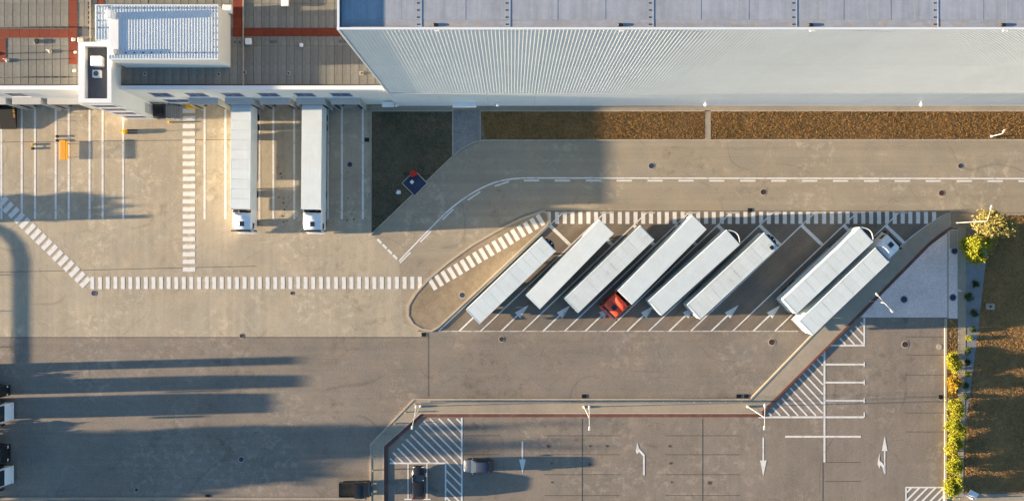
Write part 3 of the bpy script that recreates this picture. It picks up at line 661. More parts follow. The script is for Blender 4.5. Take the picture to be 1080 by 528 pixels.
# ------------------------------------------------------------------ vehicles
wheel_t = MB().lathe([(.30,-.15),(.46,-.15),(.50,-.11),(.50,.11),(.46,.15),(.30,.15)], axis='y', n=20).mesh('tyre'); wheel_t.materials.append(M['rubber'])
wheel_r = MB().lathe([(.08,-.06),(.31,-.10),(.31,.10),(.08,.06)], axis='y', n=14).mesh('rim'); wheel_r.materials.append(M['steel'])
def wheel(parent, x, y, r=.5):
    e = inst('wheel', wheel_t, parent, (x, y, r), 0, (r/.5, r/.5 if r > .4 else .7, r/.5)); inst('rim', wheel_r, e); return e
def make_trailer(root, L, ribbed, reefer=None, tint='trailer'):
    """semi-trailer: rear at x=0, front at x=L"""
    W2, zb, zt = 1.275, 1.18, 3.96
    P = lambda mb, n, m: mb.build(n, M[m], root)
    for s in (-1, 1):
        y0, y1 = (W2-.05, W2) if s > 0 else (-W2, -W2+.05)
        sw = P(MB().box(.06, L-.02, y0, y1, zb, zt-.02), 'side_wall', tint)
        mb = MB(); n = int(L/1.2)
        for i in range(1, n): X = L*i/n; mb.box(X-.02, X+.02, (W2+.001 if s > 0 else -W2-.012), (W2+.012 if s > 0 else -W2-.001), zb+.05, zt-.2)
        mb.build('side_rib', M[tint], sw)
        P(MB().cbox(.02, L, (W2-.12 if s > 0 else -W2-.006), (W2+.006 if s > 0 else -W2+.12), zt-.10, zt-.003, .004), 'cant_rail', tint)
        P(MB().box(3.6, L-3.9, s*W2-.03 - (.02 if s > 0 else -.02), s*W2+.03 - (.02 if s > 0 else -.02), .5, .95), 'side_guard', 'steel')
        P(MB().box(-.02, .055, (0.01 if s > 0 else -W2+.06), (W2-.06 if s > 0 else -.01), zb+.05, zt-.12), 'rear_door', tint)
        P(MB().tube([(-.05, s*.35, zb), (-.05, s*.35, zt-.2)], .02, 6).tube([(-.05, s*.95, zb), (-.05, s*.95, zt-.2)], .02, 6), 'lock_rod', 'steel')
        P(MB().cbox(-.06, .0, s*1.0-.2, s*1.0+.2, .95, 1.1, .02), 'tail_light', 'redlens')
        P(MB().box(L-2.9, L-2.75, s*.75-.07, s*.75+.07, .02, 1.1), 'landing_leg', 'dsteel')
    P(MB().box(L-.05, L, -W2+.05, W2-.05, zb, zt-.02), 'front_wall', tint)
    P(MB().box(-.03, .08, -W2, W2, zt-.12, zt+.004), 'rear_frame', tint)
    P(MB().box(.06, L-.05, -W2+.05, W2-.05, zb-.12, zb-.002), 'floor', 'dsteel')
    P(MB().box(.2, L-.3, -.55, -.4, .75, zb-.122).box(.2, L-.3, .4, .55, .75, zb-.122), 'chassis', 'dsteel')
    P(MB().cbox(-.02, .1, -1.15, 1.15, .5, .66, .02), 'underrun_bar', 'steel')
    P(MB().box(.09, L-.06, -W2+.13, W2-.13, zt-.16, zt-.045), 'roof_lining', 'seam')
    if ribbed:
        n = 11; w_ = (L-.16)/n
        for i in range(n):
            X0 = .085 + i*w_; zz = zt - .006 + .002*((i*7) % 3)
            P(MB().cbox(X0+.019, X0+w_-.019, -W2+.122, W2-.122, zt-.04, zz, .006), 'roof_panel', tint)
    else:
        P(MB().cbox(.085, L-.05, -W2+.121, W2-.121, zt-.04, zt-.002, .003), 'roof_panel', tint)
    for X in (1.7, 3.0, 4.3):
        for s in (-1, 1): wheel(root, X, s*1.05)
    if reefer:
        n = 10; pts = [(L+.002, -.95)] + [(L + .08 + .42*math.sin(math.pi*i/n), -.95+1.9*i/n) for i in range(n+1)] + [(L+.002, .95)]
        P(MB().prism(pts, 1.9, 3.80), 'cooling_unit', 'black')
        if reefer == 'rim':
            mb = MB()
            arc = [(L + .14 + .50*math.sin(math.pi*i/n), -1.08+2.16*i/n) for i in range(n+1)]
            strip_mesh(mb, arc, .09, 3.70, 3.95); P(mb, 'unit_rim', 'cabwhite')
        else:
            P(MB().lathe([(.09,0),(.09,.06),(.05,.08)], (L+.3, -.2, 3.80), n=8).lathe([(.07,0),(.07,.06)], (L+.3, .35, 3.80), n=8), 'fan_cap', 'white')
def make_tractor(root, X, d, paint, deflector=True):
    """tractor unit: cab rear at x=X, facing d (+1/-1) along x"""
    P = lambda mb, n, m: mb.build(n, M[m], root)
    T = lambda x: X + d*x*(1.14 if x > 0 else 1)
    def ring(x, hw, zb, zt, c=.16):
        pts = [(hw-.05,zb),(hw,zb+.1),(hw,zt-c*1.6),(hw-c*.35,zt-c*.5),(hw-c,zt),(-hw+c,zt),(-hw+c*.35,zt-c*.5),(-hw,zt-c*1.6),(-hw,zb+.1),(-hw+.05,zb)]
        if d < 0: pts = pts[::-1]
        return [(T(x), y, z) for y, z in pts]
    cab = P(MB().loft([ring(0,1.18,.75,3.25), ring(.5,1.22,.7,3.32), ring(1.3,1.22,.6,3.32), ring(1.72,1.20,.5,3.22,.2), ring(1.92,1.17,.45,2.95,.25), ring(2.14,1.15,.42,2.05,.2), ring(2.26,1.12,.42,1.45,.15), ring(2.30,1.08,.45,1.2,.1)]), 'cab', paint)
    # windscreen, sun visor, hatch
    ws = [(T(1.955),-1.0,2.86),(T(1.955),1.0,2.86),(T(2.155),1.02,2.02),(T(2.155),-1.02,2.02)]
    MB().add([ (a[0]+d*.02,a[1],a[2]+.01) for a in ws], [(0,1,2,3)]).build('windscreen', M['glass'], cab)
    MB().box(min(T(1.93),T(2.12)), max(T(1.93),T(2.12)), -1.08, 1.08, 2.95, 2.99).build('sun_visor', M['glass'], cab)
    for s in (-1, 1):
        MB().box(min(T(1.15),T(1.8)), max(T(1.15),T(1.8)), s*1.225-.006, s*1.225+.006, 1.9, 2.7).build('side_window', M['glass'], cab)
    h = MB().cbox(min(T(1.0),T(1.55)), max(T(1.0),T(1.55)), -.33, .33, 3.30, 3.40, .03).build('roof_hatch', M['glass'], cab)
    if deflector:
        n = 10; rows = []
        for i in range(n+1):
            y = -1.12 + 2.24*i/n; bulge = 1 - abs(y/1.12)**2.2
            xr = .02 + .32*(1-(y/1.12)**2)          # concave rear edge
            rows.append([(T(xr-.0), y, 3.26), (T(xr), y, 3.42 + .46*bulge), (T(xr+.12), y, 3.44+.45*bulge), (T(.85-.0*bulge), y, 3.36+.06*bulge), (T(1.0), y, 3.26)])
        if d > 0: rows = rows[::-1]
        mb = MB(); v = [p for r in rows for p in r]; f = [(i*5+j, i*5+j+1, (i+1)*5+j+1, (i+1)*5+j) for i in range(n) for j in range(4)]
        mb.add(v, f, True).build('roof_spoiler', M[paint], cab)
    for s in (-1, 1):
        mb = MB().tube([(T(1.85), s*1.15, 2.75), (T(2.05), s*1.42, 2.7)], .03, 6).cbox(min(T(1.98),T(2.12)), max(T(1.98),T(2.12)), s*1.47-.14, s*1.47+.14, 1.95, 2.72, .03); mb.build('mirror', M['black'], cab)
        MB().cbox(min(T(2.24),T(2.33)), max(T(2.24),T(2.33)), s*.85-.2, s*.85+.2, .75, .95, .02).build('headlight', M['carwhite'], cab)
        MB().box(min(T(-.45),T(.0)), max(T(-.45),T(.0)), s*1.19-.02, s*1.19+.02, .9, 3.2).build('side_fairing', M[paint], cab)
        P(MB().cbox(min(T(-2.0),T(-.3)), max(T(-2.0),T(-.3)), s*.95-.25, s*.95+.25, .4, .95, .06), 'fuel_tank', 'steel')
        wheel(root, T(1.15), s*1.03); wheel(root, T(-2.55), s*1.0)
    MB().box(min(T(2.2),T(2.36)), max(T(2.2),T(2.36)), -1.16, 1.16, .35, .7).build('bumper', M[paint], cab)
    P(MB().box(min(T(-3.6),T(1.9)), max(T(-3.6),T(1.9)), -.5, -.36, .7, 1.0).box(min(T(-3.6),T(1.9)), max(T(-3.6),T(1.9)), .36, .5, .7, 1.0), 'chassis', 'dsteel')
    P(MB().lathe([(.5,0),(.5,.06),(.1,.08)], (T(-2.2), 0, .99), n=14), 'fifth_wheel', 'black')
    P(MB().tube([(T(-.1),-.3,1.4),(T(-.35),-.15,1.9),(T(-.5),.2,2.2)], .04, 6).tube([(T(-.1),.3,1.5),(T(-.35),.1,2.0),(T(-.5),.3,2.3)], .03, 6).box(min(T(-.3),T(-.05)), max(T(-.3),T(-.05)), -.6, .6, 1.0, 2.4), 'coupling_hoses', 'black')

ZTOP = 3.96
def place(rear, front, name, label, ribbed, reefer=None, tractor=None, cat='trailer', group='trailers in the diagonal bays', L=13.6, tint='trailer'):
    a, b = W(*rear, ZTOP), W(*front, ZTOP); d = (b - a).normalized(); mid = (a + b)/2; o = mid - d*L/2
    e = empty(name, (o.x, o.y, 0), math.atan2(d.y, d.x)); tag(e, label, cat, group)
    make_trailer(e, L, ribbed, reefer, tint)
    if tractor: make_tractor(e, L + tractor[1], 1, tractor[0])
    return e
place((498.5,334), (579.2,257), 'semi_trailer', 'white ribbed semi-trailer without a cab, next to the traffic island', True, 'plain')
place((561.5,318.9), (640.5,238.2), 'semi_trailer', 'smooth white semi-trailer without a cab, second from the traffic island', False, tint='trailer1')
place((602.5,322.3), (682.8,244.9), 'semi_trailer', 'white ribbed semi-trailer without a cab, just left of the red-cabbed truck', True, tint='trailer2')
place((737.4,234.8), (659.2,313.5), 'articulated_truck', 'white trailer coupled to a bright red cab', False, None, ('cabred', .42), 'truck', 'trucks')
place((690.2,325.4), (774.3,249.2), 'semi_trailer', 'smooth white semi-trailer just right of the red-cabbed truck, white rim at its nose', False, 'rim')
place((731.3,329.3), (814,252.5), 'semi_trailer', 'white ribbed semi-trailer with a black roof hatch, left of the empty bay', True, 'plain', tint='trailer2')
place((832.7,323.5), (914.5,246.7), 'semi_trailer', 'white ribbed semi-trailer without a cab, between the empty bay and the white-cabbed truck', True, 'rim')
place((850,345.7), (931.1,268.3), 'articulated_truck', 'white-cabbed truck and white trailer in the last diagonal bay at the right', True, None, ('cabwhite', .42), 'truck', 'trucks')
t6 = [o for o in COL.objects if o.get('label', '').startswith('white ribbed semi-trailer with a black roof')][0]
MB().cbox(12.75, 13.2, -1.0, -.5, ZTOP-.02, ZTOP+.05, .03).build('roof_hatch', M['black'], t6)
place((254.2,107), (253.2,219), 'articulated_truck', 'white truck and trailer docked at the hall, left of the two', True, None, ('cabwhite', .42), 'truck', 'trucks', 14.0, 'trailer1')
place((329,107), (328,219.6), 'articulated_truck', 'white truck and trailer docked at the hall, nearer the brown lawn', False, None, ('cabwhite', .42), 'truck', 'trucks', 14.0, 'trailer1')
for tr in [o for o in COL.objects if 'docked at the hall' in o.get('label', '')]: pass
# trucks nosing in at the left edge, mostly outside the picture
for (y, paint, label, k) in ((435.5,'cabwhite','white truck cab at the left edge, upper of two',1),(503,'cabwhite','white truck cab at the left edge, lower of two',1),
                          (413,'carblack','black truck cab at the left edge above the white cabs',.9),(480,'carblack','black truck cab at the left edge between the white cabs',1)):
    p = W(-12, y, 2.0); e = empty('parked_truck', (p.x, p.y, 0)); tag(e, label, 'truck', 'trucks at the left edge')
    make_trailer(e, 12.5, False); make_tractor(e, 12.5+.4, 1, paint)
    e.location.x = W(6.0 if paint == 'cabwhite' else 2.5, y, 1.5).x - 15.2
    if k < 1: e.scale = (1, .62, 1.12)

def make_car(name, label, pos, ang, L, wid, hgt, paint, glassroof=False):
    e = empty(name, (pos.x, pos.y, 0), ang); tag(e, label, 'car')
    P = lambda mb, n, m, pa=e: mb.build(n, M[m], pa)
    hw = wid/2
    def ring(x, w_, zb, zt):
        pts = [(w_-.1,zb),(w_,zb+.15),(w_,zt-.22),(w_-.06,zt-.07),(w_-.2,zt),(-w_+.2,zt),(-w_+.06,zt-.07),(-w_,zt-.22),(-w_,zb+.15),(-w_+.1,zb)]
        return [(x, y, z) for y, z in pts]
    a = L/2
    body = P(MB().loft([ring(-a,hw*.80,.42,.82), ring(-a+.08,hw*.9,.3,.95), ring(-a+.5,hw,.22,1.0), ring(0,hw,.2,.98), ring(a*.42,hw,.2,.97), ring(a*.75,hw*.97,.22,.88), ring(a-.2,hw*.88,.28,.75), ring(a-.02,hw*.72,.38,.6)]), 'body', paint)
    g = [(-a+.12,.80,.97),(-a+.42,.80,.99),(a*.30,.80,.98),(a*.50,.82,.94)]; t = [(-a+.55,.66,hgt-.06),(-a+.9,.68,hgt-.02),(a*.02,.68,hgt),(a*.14,.66,hgt-.05)]
    v = []; 
    for (x, s, z) in g: v += [(x, hw*s*1.12, z), (x, -hw*s*1.12, z)]
    for (x, s, z) in t: v += [(x, hw*s*1.05, z), (x, -hw*s*1.05, z)]
    f = [(0,2,10,8),(2,4,12,10),(4,6,14,12),(3,1,9,11),(5,3,11,13),(7,5,13,15),(1,0,8,9),(6,7,15,14)]
    P(MB().add(v, f), 'windows', 'glass')
    zr = hgt+.004
    rf = [(-a+.55,.69),(-a+.9,.71),(a*.02,.71),(a*.12,.68)]; v = []
    for (x, s), (_, _, z) in zip(rf, t): v += [(x, hw*s*1.02, z+.012), (x, hw*s*.5, z+.04), (x, -hw*s*.5, z+.04), (x, -hw*s*1.02, z+.012)]
    f = [(i*4+j, i*4+4+j, i*4+5+j, i*4+1+j) for i in range(3) for j in range(3)]; f = [q[::-1] for q in f]
    P(MB().add(v, f, True), 'roof', paint)
    for s in (-1, 1):
        for (i, j) in ((0,4),(2,5),(3,6),):
            pa_, pb_ = g[min(j-4 if j > 3 else j, 3)], t[min(j-4, 3)]
            P(MB().tube([(g[i][0], s*hw*g[i][1]*1.13, g[i][2]), (t[i][0], s*hw*t[i][1]*1.06, t[i][2]+.01)], .035, 6), 'pillar', paint)
        P(MB().cbox(a*.34-.1, a*.34+.1, s*(hw+.1)-.1, s*(hw+.1)+.1, .95, 1.1, .03), 'mirror', paint)
        P(MB().cbox(a-.22, a-.06, s*hw*.66-.17, s*hw*.66+.17, .55, .70, .03), 'headlight', 'carwhite')
        P(MB().cbox(-a-.01, -a+.14, s*hw*.72-.13, s*hw*.72+.13, .72, .93, .03), 'tail_light', 'redlens')
        for x_ in (-a+.75, a-.8): wheel(e, x_, s*(hw-.11), .32)
    P(MB().cbox(a-.14, a+.03, -hw*.72, hw*.72, .32, .52, .04), 'bumper', 'black'); P(MB().cbox(-a-.04, -a+.1, -hw*.8, hw*.8, .32, .55, .04), 'bumper', 'black')
    return e
make_car('parked_car', 'small blue grey car casting a long shadow over the painted arrow', W(504.5, 490.8, .7), R(180), 3.9, 1.75, 1.5, 'carblue')
make_car('parked_car', 'black estate car parked in the bay below the hatched corner', W(441.5, 508.5, .7), R(90), 4.3, 1.78, 1.5, 'carblack')
# pickup at the kerb, cut by the lower edge
p = W(375, 515.3, .6); e = empty('pickup_truck', (p.x, p.y, 0)); tag(e, 'dark pickup with a planked open bed beside the car park pavement', 'pickup')
P = lambda mb, n, m, pa=e: mb.build(n, M[m], pa)
def rg(x, w_, zb, zt): return [(x, y, z) for y, z in [(w_-.05,zb),(w_,zb+.1),(w_,zt-.15),(w_-.15,zt),(-w_+.15,zt),(-w_,zt-.15),(-w_,zb+.1),(-w_+.05,zb)]]
cb = P(MB().loft([rg(.05,.95,.4,1.85), rg(.9,.97,.38,1.9), rg(1.35,.95,.36,1.8), rg(1.75,.93,.36,1.15), rg(2.15,.88,.4,.95)]), 'cab', 'carblack')
MB().add([(1.39,-.75,1.72),(1.39,.75,1.72),(1.76,.8,1.18),(1.76,-.8,1.18)], [(0,3,2,1)]).build('windscreen', M['glass'], cb)
for s in (-1, 1): MB().cbox(2.08, 2.2, s*.6-.15, s*.6+.15, .6, .75, .02).build('headlight', M['carwhite'], cb); MB().cbox(1.4,1.55,s*1.08-.1,s*1.08+.1,1.2,1.4,.03).build('mirror', M['black'], cb)
for i in range(6): P(MB().box(-2.05, -.05, -.9+i*.3, -.62+i*.3, .78, .83), 'bed_plank', 'wood')
for q in ((-2.12,-2.06,-.95,.95),(-.04,.02,-.95,.95)): P(MB().box(*q, .70, 1.2), 'bed_side', 'dsteel')
for q in ((-2.06,-.04,-.97,-.91),(-2.06,-.04,.91,.97)): P(MB().box(*q, .70, 1.2), 'bed_side', 'dsteel')
P(MB().box(-2.0, 1.9, -.4, .4, .45, .7), 'chassis', 'black')
for x_ in (-1.4, 1.35):
    for s in (-1, 1): wheel(e, x_, s*.82, .36)

# ------------------------------------------------------------------ trees, bushes and plants
def leaves(c, rx, ry, rz, n, size, seed, clumps=14, up=.5, hollow=.45):
    rnd = random.Random(seed); v, f = [], []; cl = []
    for _ in range(clumps):
        while True:
            q = Vector((rnd.uniform(-1,1), rnd.uniform(-1,1), rnd.uniform(-1,1)))
            if q.length < 1 and q.length > hollow: break
        cl.append((Vector((c[0]+q.x*rx*.82, c[1]+q.y*ry*.82, c[2]+q.z*rz*.8)), rnd.uniform(.28,.5)))
    for i in range(n):
        cc, r = cl[rnd.randrange(clumps)]
        p = cc + Vector((rnd.gauss(0,.5)*rx*r, rnd.gauss(0,.5)*ry*r, rnd.gauss(0,.5)*rz*r))
        nrm = Vector((rnd.gauss(0,1), rnd.gauss(0,1), rnd.gauss(0,1)+up)).normalized(); a = nrm.orthogonal().normalized(); b = nrm.cross(a)
        t = rnd.uniform(0, 6.283); a, b = a*math.cos(t)+b*math.sin(t), b*math.cos(t)-a*math.sin(t); s = size*rnd.uniform(.6,1.3); o = len(v)
        v += [p-a*s, p-b*s*.5, p+a*s, p+b*s*.5]; f.append((o,o+1,o+2,o+3))
    mb = MB(); mb.add(v, f); return mb, cl
def tree(name, label, cat, px, py, r, h, mat, n, size, seed, zc=None, group=None, sy=1.0, loc=None):
    zc = zc if zc is not None else h*.62
    p = W(px, py, zc) if loc is None else Vector(loc); e = empty(name, (p.x, p.y, 0)); tag(e, label, cat, group)
    mb, cl = leaves((0,0,zc), r, r*sy, h-zc, n, size, seed)
    mb.build('crown', M[mat], e)
    tr = MB().tube([(0,0,0),(.03,.02,zc*.5),(0,0,zc)], max(.03, r*.06), 8, max(.02, r*.025))
    for (cc, rr) in cl[:9]: tr.tube([(0,0,zc*random.uniform(.45,.9)), cc*.6 + Vector((0,0,zc*.3)), cc], r*.025, 6, r*.008)
    tr.build('trunk', M['bark'], e); return e
tree('tree', 'olive tree with pale blossom clusters under the bent street lamp', 'tree', 1049, 237, 2.2, 4.6, 'leaf_olive', 9000, .17, 11)
tree('tree', 'bright lime green tree below the olive one beside the footpath', 'tree', 1031, 263, 1.85, 3.9, 'leaf_lime', 6000, .17, 12)
G1 = 'shrubs in the narrow planter'
for i, (x, y, r, sy, h, m_, lb) in enumerate(((1006,381,.95,1.5,1.7,'leaf_yel','bright yellow shrub, topmost in the narrow planter'),
        (1006.5,406,.9,1.4,1.2,'leaf_org','amber shrub just below the gap under the topmost yellow shrub'),
        (1007,431,1.2,1.35,1.7,'leaf_yel','yellow shrub in the planter, directly below the amber one'),
        (1007,452,1.25,1.3,1.8,'leaf_lime','yellow-green shrub in the middle of the long planter row'),
        (1007,471,1.2,1.25,1.7,'leaf_yel','yellow shrub in the planter, third from the lower end'),
        (1007,490,1.1,1.1,1.5,'leaf_lime','round green-yellow shrub, second from the planter\'s lower end'),
        (1006,512,1.25,1.15,1.6,'leaf_lime','leafy green-yellow shrub at the planter\'s lower end'))):
    tree('shrub', lb, 'shrub', x, y, r, h, m_, 3400, .11, 40+i, h*.5, G1, sy)
G2 = 'small round plants in the planting bed'
for i, (x, y, r, lb) in enumerate(((1028.5,299,.42,'small dark green plant nearest the lime tree in the grey bed'),(1022.5,313,.55,'larger dark green plant beside the footpath lamp'),
        (1027.5,330,.5,'dark green plant, third below the lime tree'),(1026,347,.36,'small green plant at the edge of the shade'),(1022,357,.36,'small sunlit plant, first below the shade edge'),
        (1021.5,370,.40,'round green plant, second below the shade edge'),(1020.5,382,.3,'tiny dark plant level with the topmost yellow shrub'),(1021,394,.34,'small yellow-green plant, just below the topmost yellow shrub'),
        (1019.5,406,.3,'tiny plant level with the amber shrub'),(1019,418,.34,'small plant in the tapering lower end of the bed'))):
    tree('bedding_plant', lb, 'plant', x, y, r*1.3, .75*r/.4, 'leaf_grn' if i not in (4, 7) else 'leaf_lime', 800, .075, 70+i, .35*r/.4, G2)
# trees out of the picture on the left, whose shadows reach across the yard
G3 = 'trees beyond the left edge'
for i, (x, y, h, r) in enumerate(((-92,-28.2,9.6,2.5),(-93,-31.0,7.4,2.4),(-98,-26.2,9.6,1.0),(-90,5.2,4.2,1.9),(-84,-32.0,6,2.0))):
    tree('roadside_tree', ['roadside tree beyond the left edge, level with the black truck cabs','roadside tree beyond the left edge, level with the lower white cab','slim tall roadside tree beyond the left edge','low bushy tree beyond the left edge, level with the zigzag crossing','short roadside tree beyond the lower left corner'][i], 'tree', 0, 0, r, h, 'leaf_dk', 2600, .34, 90+i, h*.6, G3, 1, (x, y, 0))

for i, (y, r, h, lb) in enumerate(((398,.8,1.25,'topmost unseen bush added for its shade'),(403,.6,1.15,'unseen bush added for its shade, just above the upper black cab'),(423,.28,1.2,'slim unseen bush added for its shade between the black and white cabs'),(450,.9,1.3,'unseen bush added for its shade, just below the upper white cab'),(460,1.0,1.2,'unseen bush added for its shade, above the lower black cab'),(391,.4,1.1,'small unseen bush added for its shade beside the pylon'))):
    p = W(-12 - 4*(i % 2), y); tree('shadow_caster_bush', lb, 'bush', 0, 0, r, h, 'leaf_dk', 900, .14, 130+i, h*.5, 'unseen bushes added for their shade', 1, (p.x, p.y, 0))  # unseen bushes added so their shadows fill gaps between the truck shadows
# ------------------------------------------------------------------ street furniture
def lamp(label, bx, by, h, heads, arm=None):
    p = W(bx, by); e = empty('street_lamp', (p.x, p.y, 0)); tag(e, label, 'street lamp', 'street lamps')
    MB().tube([(0,0,.1),(0,0,h)], .05, 10, .035).build('pole', M['lampgrey'], e)
    MB().lathe([(.16,0),(.16,.25),(.1,.35)], n=12).build('base', M['lampgrey'], e)
    for (hx, hy) in heads:
        q = W(hx, hy, h+.15) - p; d = Vector((q.x, q.y, 0)); u = d.normalized()
        a = MB().tube([(0,0,h-.02), (d.x*.5, d.y*.5, h+.12), (d.x, d.y, h+.15)], .026, 8).build('arm', M['lampgrey'], e)
        hd = MB()
        hd.loft([[(d.x+u.x*t - u.y*w_*c, d.y+u.y*t + u.x*w_*c, h+.15+zz) for c, zz in ((-1,0),(-.7,.09),(.7,.09),(1,0),(.7,-.06),(-.7,-.06))] for t, w_ in ((-.1,.05),(.08,.13),(.3,.13),(.42,.08))], True, False)
        hd.build('lamp_head', M['lampgrey'], a)
    return e
lamp('double-headed lamp at the red kerb beside the cobbled triangle', 917, 317, 4.4, ((926,311.5),(939.5,326.5)))
lamp('double-headed lamp in the middle of the car park pavement', 616, 428.7, 7.4, ((621.5,431),(621.7,450)))
lamp('double-headed lamp at the chamfered left corner of the car park', 443.9, 428, 7.4, ((438.5,430.5),(435,449)))
lamp('double-headed lamp at the tip of the hatched triangle', 788.5, 428.3, 7.4, ((806.7,429),(806.2,449.5)))
lamp('lamp with a bent arm over the olive tree', 1008.5, 235, 7.2, ((1045,220),))
lamp('short lamp beside the dark green plant on the footpath', 1012, 306.5, 1.2, ((1011.5,306),))
lamp('short lamp leaning out of the golden verge at the far right', 1045, 144, 2.4, ((1058,139.5),))
# crash barrier along the outer edge of the car park pavement
def barrier(label, pts, step):
    P0 = PX(pts); p = P0[0]; e = empty('crash_barrier', (p.x, p.y, 0)); tag(e, label, 'barrier', 'crash barriers')
    rel = [(q.x-p.x, q.y-p.y) for q in P0]
    mb = MB(); strip_mesh(mb, rel, .07, .42, .56); strip_mesh(mb, rel, .05, .60, .72); mb.build('rail', M['steel'], e)
    me = MB().box(-.05,.05,-.05,.05,.1,.70).mesh('post'); me.materials.append(M['steel'])
    for a, b in zip(rel[:-1], rel[1:]):
        L_ = math.hypot(b[0]-a[0], b[1]-a[1]); n = max(1, int(L_/step))
        for i in range(n): t = (i+.5)/n; inst('post', me, e, (a[0]+(b[0]-a[0])*t, a[1]+(b[1]-a[1])*t+.08, 0))
barrier('long steel crash barrier along the upper edge of the car park pavement', [(446,423.6),(789,423.6)], 2.0)
# low posts along the chamfered and left pavement edge
me = MB().lathe([(.07,0),(.07,.42),(.03,.46)], n=10).mesh('bollard'); me.materials.append(M['walkgrey'])
for i, (x, y, lb) in enumerate(((438,425.5,'short bollard at the upper end of the chamfered pavement edge'),(428,434,'short bollard second along the chamfered pavement edge'),(417,446,'short bollard midway along the chamfered pavement edge'),(406,457,'short bollard near the lower end of the chamfered pavement edge'),
        (394.5,469,'short bollard at the upper end of the straight left pavement edge'),(394,481,'short bollard second down the straight left pavement edge'),(394,495,'short bollard above the dark pickup'),(394,508,'short bollard level with the dark pickup'))):
    p = W(x, y); o = inst('bollard', me, None, (p.x, p.y, .12)); tag(o, lb, 'bollard', 'bollards on the pavement edge')

# sunken pad on the lawn with red cabinet and stone
p = W(437.5, 193.3); e = tag(empty('pump_pit', (p.x, p.y, .06), R(45)), 'dark square pit cover in a pale frame on the brown lawn', 'pit cover')
w_ = 1.25
mb = MB()
for q in ((-w_,w_,-w_,-w_+.12),(-w_,w_,w_-.12,w_),(-w_,-w_+.12,-w_+.12,w_-.12),(w_-.12,w_,-w_+.12,w_-.12)): mb.box(*q, 0, .16)
mb.build('frame', M['kerb'], e); MB().box(-w_+.12, w_-.12, -w_+.12, w_-.12, 0, .09).build('cover', M['iron'], e)
MB().cbox(-.35, .1, .15, .55, .09, .5, .04).build('valve_box', M['wallcap'], e)
p = W(435.6, 182.8, .9); e = tag(empty('hydrant_cabinet', (p.x, p.y, .06), R(20)), 'red hydrant cabinet beside the dark pit cover', 'cabinet')
MB().cbox(-.4,.4,-.32,.32,0,.85,.04).build('body', M['redbox'], e); MB().cbox(-.44,.44,-.36,.36,.85,.95,.04).build('lid', M['redbox'], e); MB().box(.4,.415,-.2,.2,.15,.75).build('door', M['redbox'], e)
p = W(420.5, 202.5); rs = random.Random(3); mb = MB(); n = 9
ringp = [(rs.uniform(.25,.42)*math.cos(6.283*i/n), rs.uniform(.25,.42)*math.sin(6.283*i/n)) for i in range(n)]
mb.loft([[(x,y,0) for x,y in ringp], [(x*.9,y*.9,.14) for x,y in ringp], [(x*.4,y*.4,.24) for x,y in ringp]], True, False)
tag(mb.build('boulder', M['wallcap'], None, (p.x, p.y, .05)), 'pale boulder on the brown lawn left of the pit cover', 'boulder')
p = W(1044, 323); e = tag(empty('inspection_cover', (p.x, p.y, .06)), 'pale square inspection cover with dark centre on the right lawn', 'cover')
MB().cbox(-.6,.6,-.42,.42,0,.10,.03).build('slab', M['walkgrey'], e); MB().lathe([(.16,0),(.16,.02),(.05,.03)], (0,0,.10), n=12).build('lid', M['black'], e)
p = W(1014, 519.5); e = tag(empty('gate_bar', (p.x, p.y, 0), R(-28)), 'white low gate at the lower end of the footpath', 'gate')
MB().cbox(-1.6,1.2,-.06,.06,.5,.62,.02).cbox(-1.6,1.2,-.05,.05,.2,.28,.02).build('bar', M['wallcap'], e)
for x_ in (-1.6, 1.2): MB().cbox(x_-.08,x_+.08,-.08,.08,0,.8,.03).build('post', M['wallcap'], e)
MB().cbox(.6,1.9,.2,1.0,.3,.4,.03).build('plate', M['wallcap'], e)

# ------------------------------------------------------------------ yard equipment by the docks
p = W(66.2, 158, .9); e = tag(empty('flat_trolley', (p.x, p.y, 0)), 'orange-topped flat trolley with long shadow in the dock lanes', 'trolley')
MB().cbox(-.38,.38,-1.3,1.3,.86,.95,.03).build('top', M['orange'], e); MB().box(-.34,.34,-1.2,1.2,.22,.34).build('deck', M['yellow'], e)
for s in (-1, 1):
    mb = MB()
    for i in range(15): mb.box(s*.33-.02, s*.33+.02, -1.08+i*.154-.012, -1.08+i*.154+.012, .34, .86)
    mb.build('side_bars', M['yellow'], e)
    for q in (-.9, .9): MB().lathe([(.05,-.03),(.11,-.03),(.11,.03),(.05,.03)], (s*.30, q, .11), 'y', 12).build('castor', M['rubber'], e)
def chock(px, py, mat, label):
    p = W(px, py); e = tag(empty('wheel_chock', (p.x, p.y, .004)), label, 'chock', 'wheel chocks')
    for i, q in enumerate((.28, -.28)):
        MB().add([(-.2,q-.16,0),(.2,q-.16,0),(.2,q+.16,0),(-.2,q+.16,0),(-.12,q-.14,.24),(.06,q-.14,.24),(.06,q+.14,.24),(-.12,q+.14,.24)], [(3,2,1,0),(4,5,6,7),(0,1,5,4),(1,2,6,5),(2,3,7,6),(3,0,4,7)]).build('wedge', M[mat if i == 0 else 'black'], e)
    MB().tube([(.0,-.28,.2),(.1,0,.14),(.0,.28,.2)], .02, 6).build('rope', M['black'], e)
chock(35, 154.5, 'yellow', 'yellow and black pair of wheel chocks left of the orange trolley'); chock(60.5, 146, 'black', 'black pair of wheel chocks above the orange trolley')
p = W(133, 139); e = tag(empty('pallet_truck', (p.x, p.y, .004)), 'yellow pallet truck with grey forks in the dock lanes', 'pallet truck')
MB().cbox(-.25,.2,-.3,.3,.05,.55,.06).build('body', M['yellow'], e)
for s in (-1, 1): MB().cbox(.2,1.55,s*.22-.09,s*.22+.09,.06,.14,.02).build('fork', M['dsteel'], e)
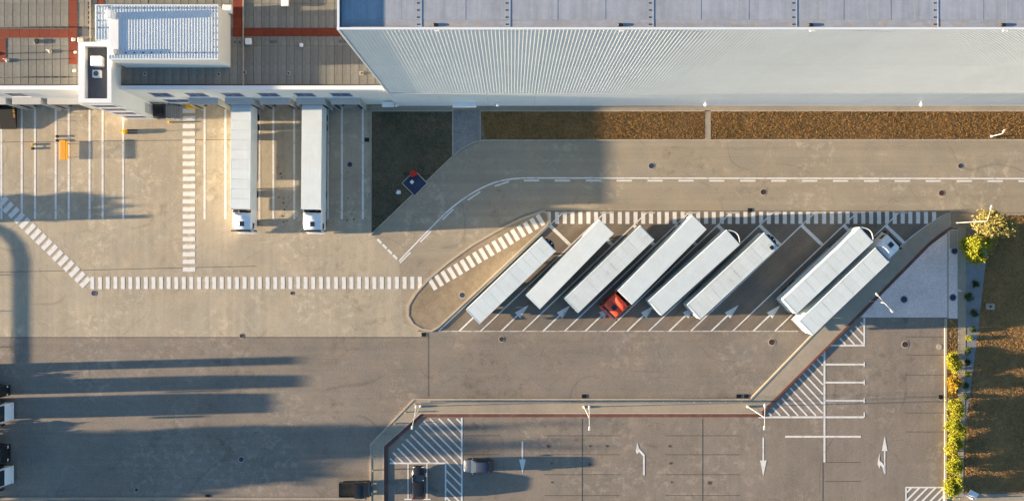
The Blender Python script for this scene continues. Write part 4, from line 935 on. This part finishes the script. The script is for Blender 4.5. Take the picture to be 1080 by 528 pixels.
MB().tube([(-.2,0,.5),(-.4,0,.95),(-.42,0,1.05)], .03, 8).tube([(-.42,-.2,1.05),(-.42,.2,1.05)], .03, 8).build('handle', M['yellow'], e)
p = W(10.5, 124); e = tag(empty('waste_skip', (p.x, p.y, 0)), 'black skip with yellow striped rim at the far left dock', 'skip')
MB().add([(-1.0,-1.5,.1),(1.0,-1.5,.1),(1.0,1.5,.1),(-1.0,1.5,.1),(-1.1,-1.6,.35),(1.1,-1.6,.35),(1.1,1.6,.95),(-1.1,1.6,.95)], [(3,2,1,0),(4,5,6,7),(0,1,5,4),(1,2,6,5),(2,3,7,6),(3,0,4,7)]).build('body', M['rubber'], e)
for i in range(7): y_ = -.1+i*.24; MB().box(.85, 1.08, y_, y_+.12, .64+.19*(y_-0)/1.0, .68+.19*(y_-0)/1.0).build('warning_stripe', M['yellow'], e)
for i in range(5): MB().tube([(1.05,-.6+i*.5,.5+.09*i),(1.05,-.6+i*.5,1.15)], .03, 6).build('rail_post', M['dsteel'], e)
p = W(200, 111.5, .8); e = tag(empty('grit_bin', (p.x, p.y, 0)), 'yellow grit bin at the upper end of the long crossing', 'bin')
MB().cbox(-.5,.5,-.3,.3,0,.65,.05).build('body', M['yellow'], e); MB().cbox(-.56,.56,-.36,.36,.65,.82,.08).build('lid', M['yellow'], e)
p = W(178, 128.5, .4); e = tag(empty('yellow_marker', (p.x, p.y, 0)), 'small yellow guard post below the steel stair', 'post')
MB().lathe([(.12,0),(.12,.4),(.06,.45)], n=10).build('post', M['yellow'], e)

# ------------------------------------------------------------------ unseen rail and pylons added beyond the left edge to cast shadows
e = tag(empty('shadow_caster_rail', (-80.7, -8.6, 0)), 'unseen rail added beyond the left edge to cast a shadow band', 'rail')
mb = MB(); pts = [(0,-9.5),(0,0),(0,7),(-.6,9),(-2,10.6),(-4,11.6),(-7,12.2)]
strip_mesh(mb, pts, .12, 1.48, 1.74); mb.build('rail', M['steel'], e)
for y_ in (-9.4,-4.6,.2,5): MB().tube([(.12,y_,0),(.12,y_,1.7)], .05, 8).build('post', M['steel'], e)
for i, (y, w_) in enumerate(((-15.8,1.1),(3.9,.5))):
    e = tag(empty('shadow_caster_pylon', (-73, y, 0)), ('wide' if i == 0 else 'narrow') + ' unseen pylon added beyond the left edge for its shadow', 'pylon')
    MB().cbox(-.15,.15,-w_/2,w_/2,0,4.7 if i == 0 else 2.6,.04).build('panel', M['grey'], e); MB().cbox(-.25,.25,-w_/2-.1,w_/2+.1,0,.2,.03).build('foot', M['walkgrey'], e)
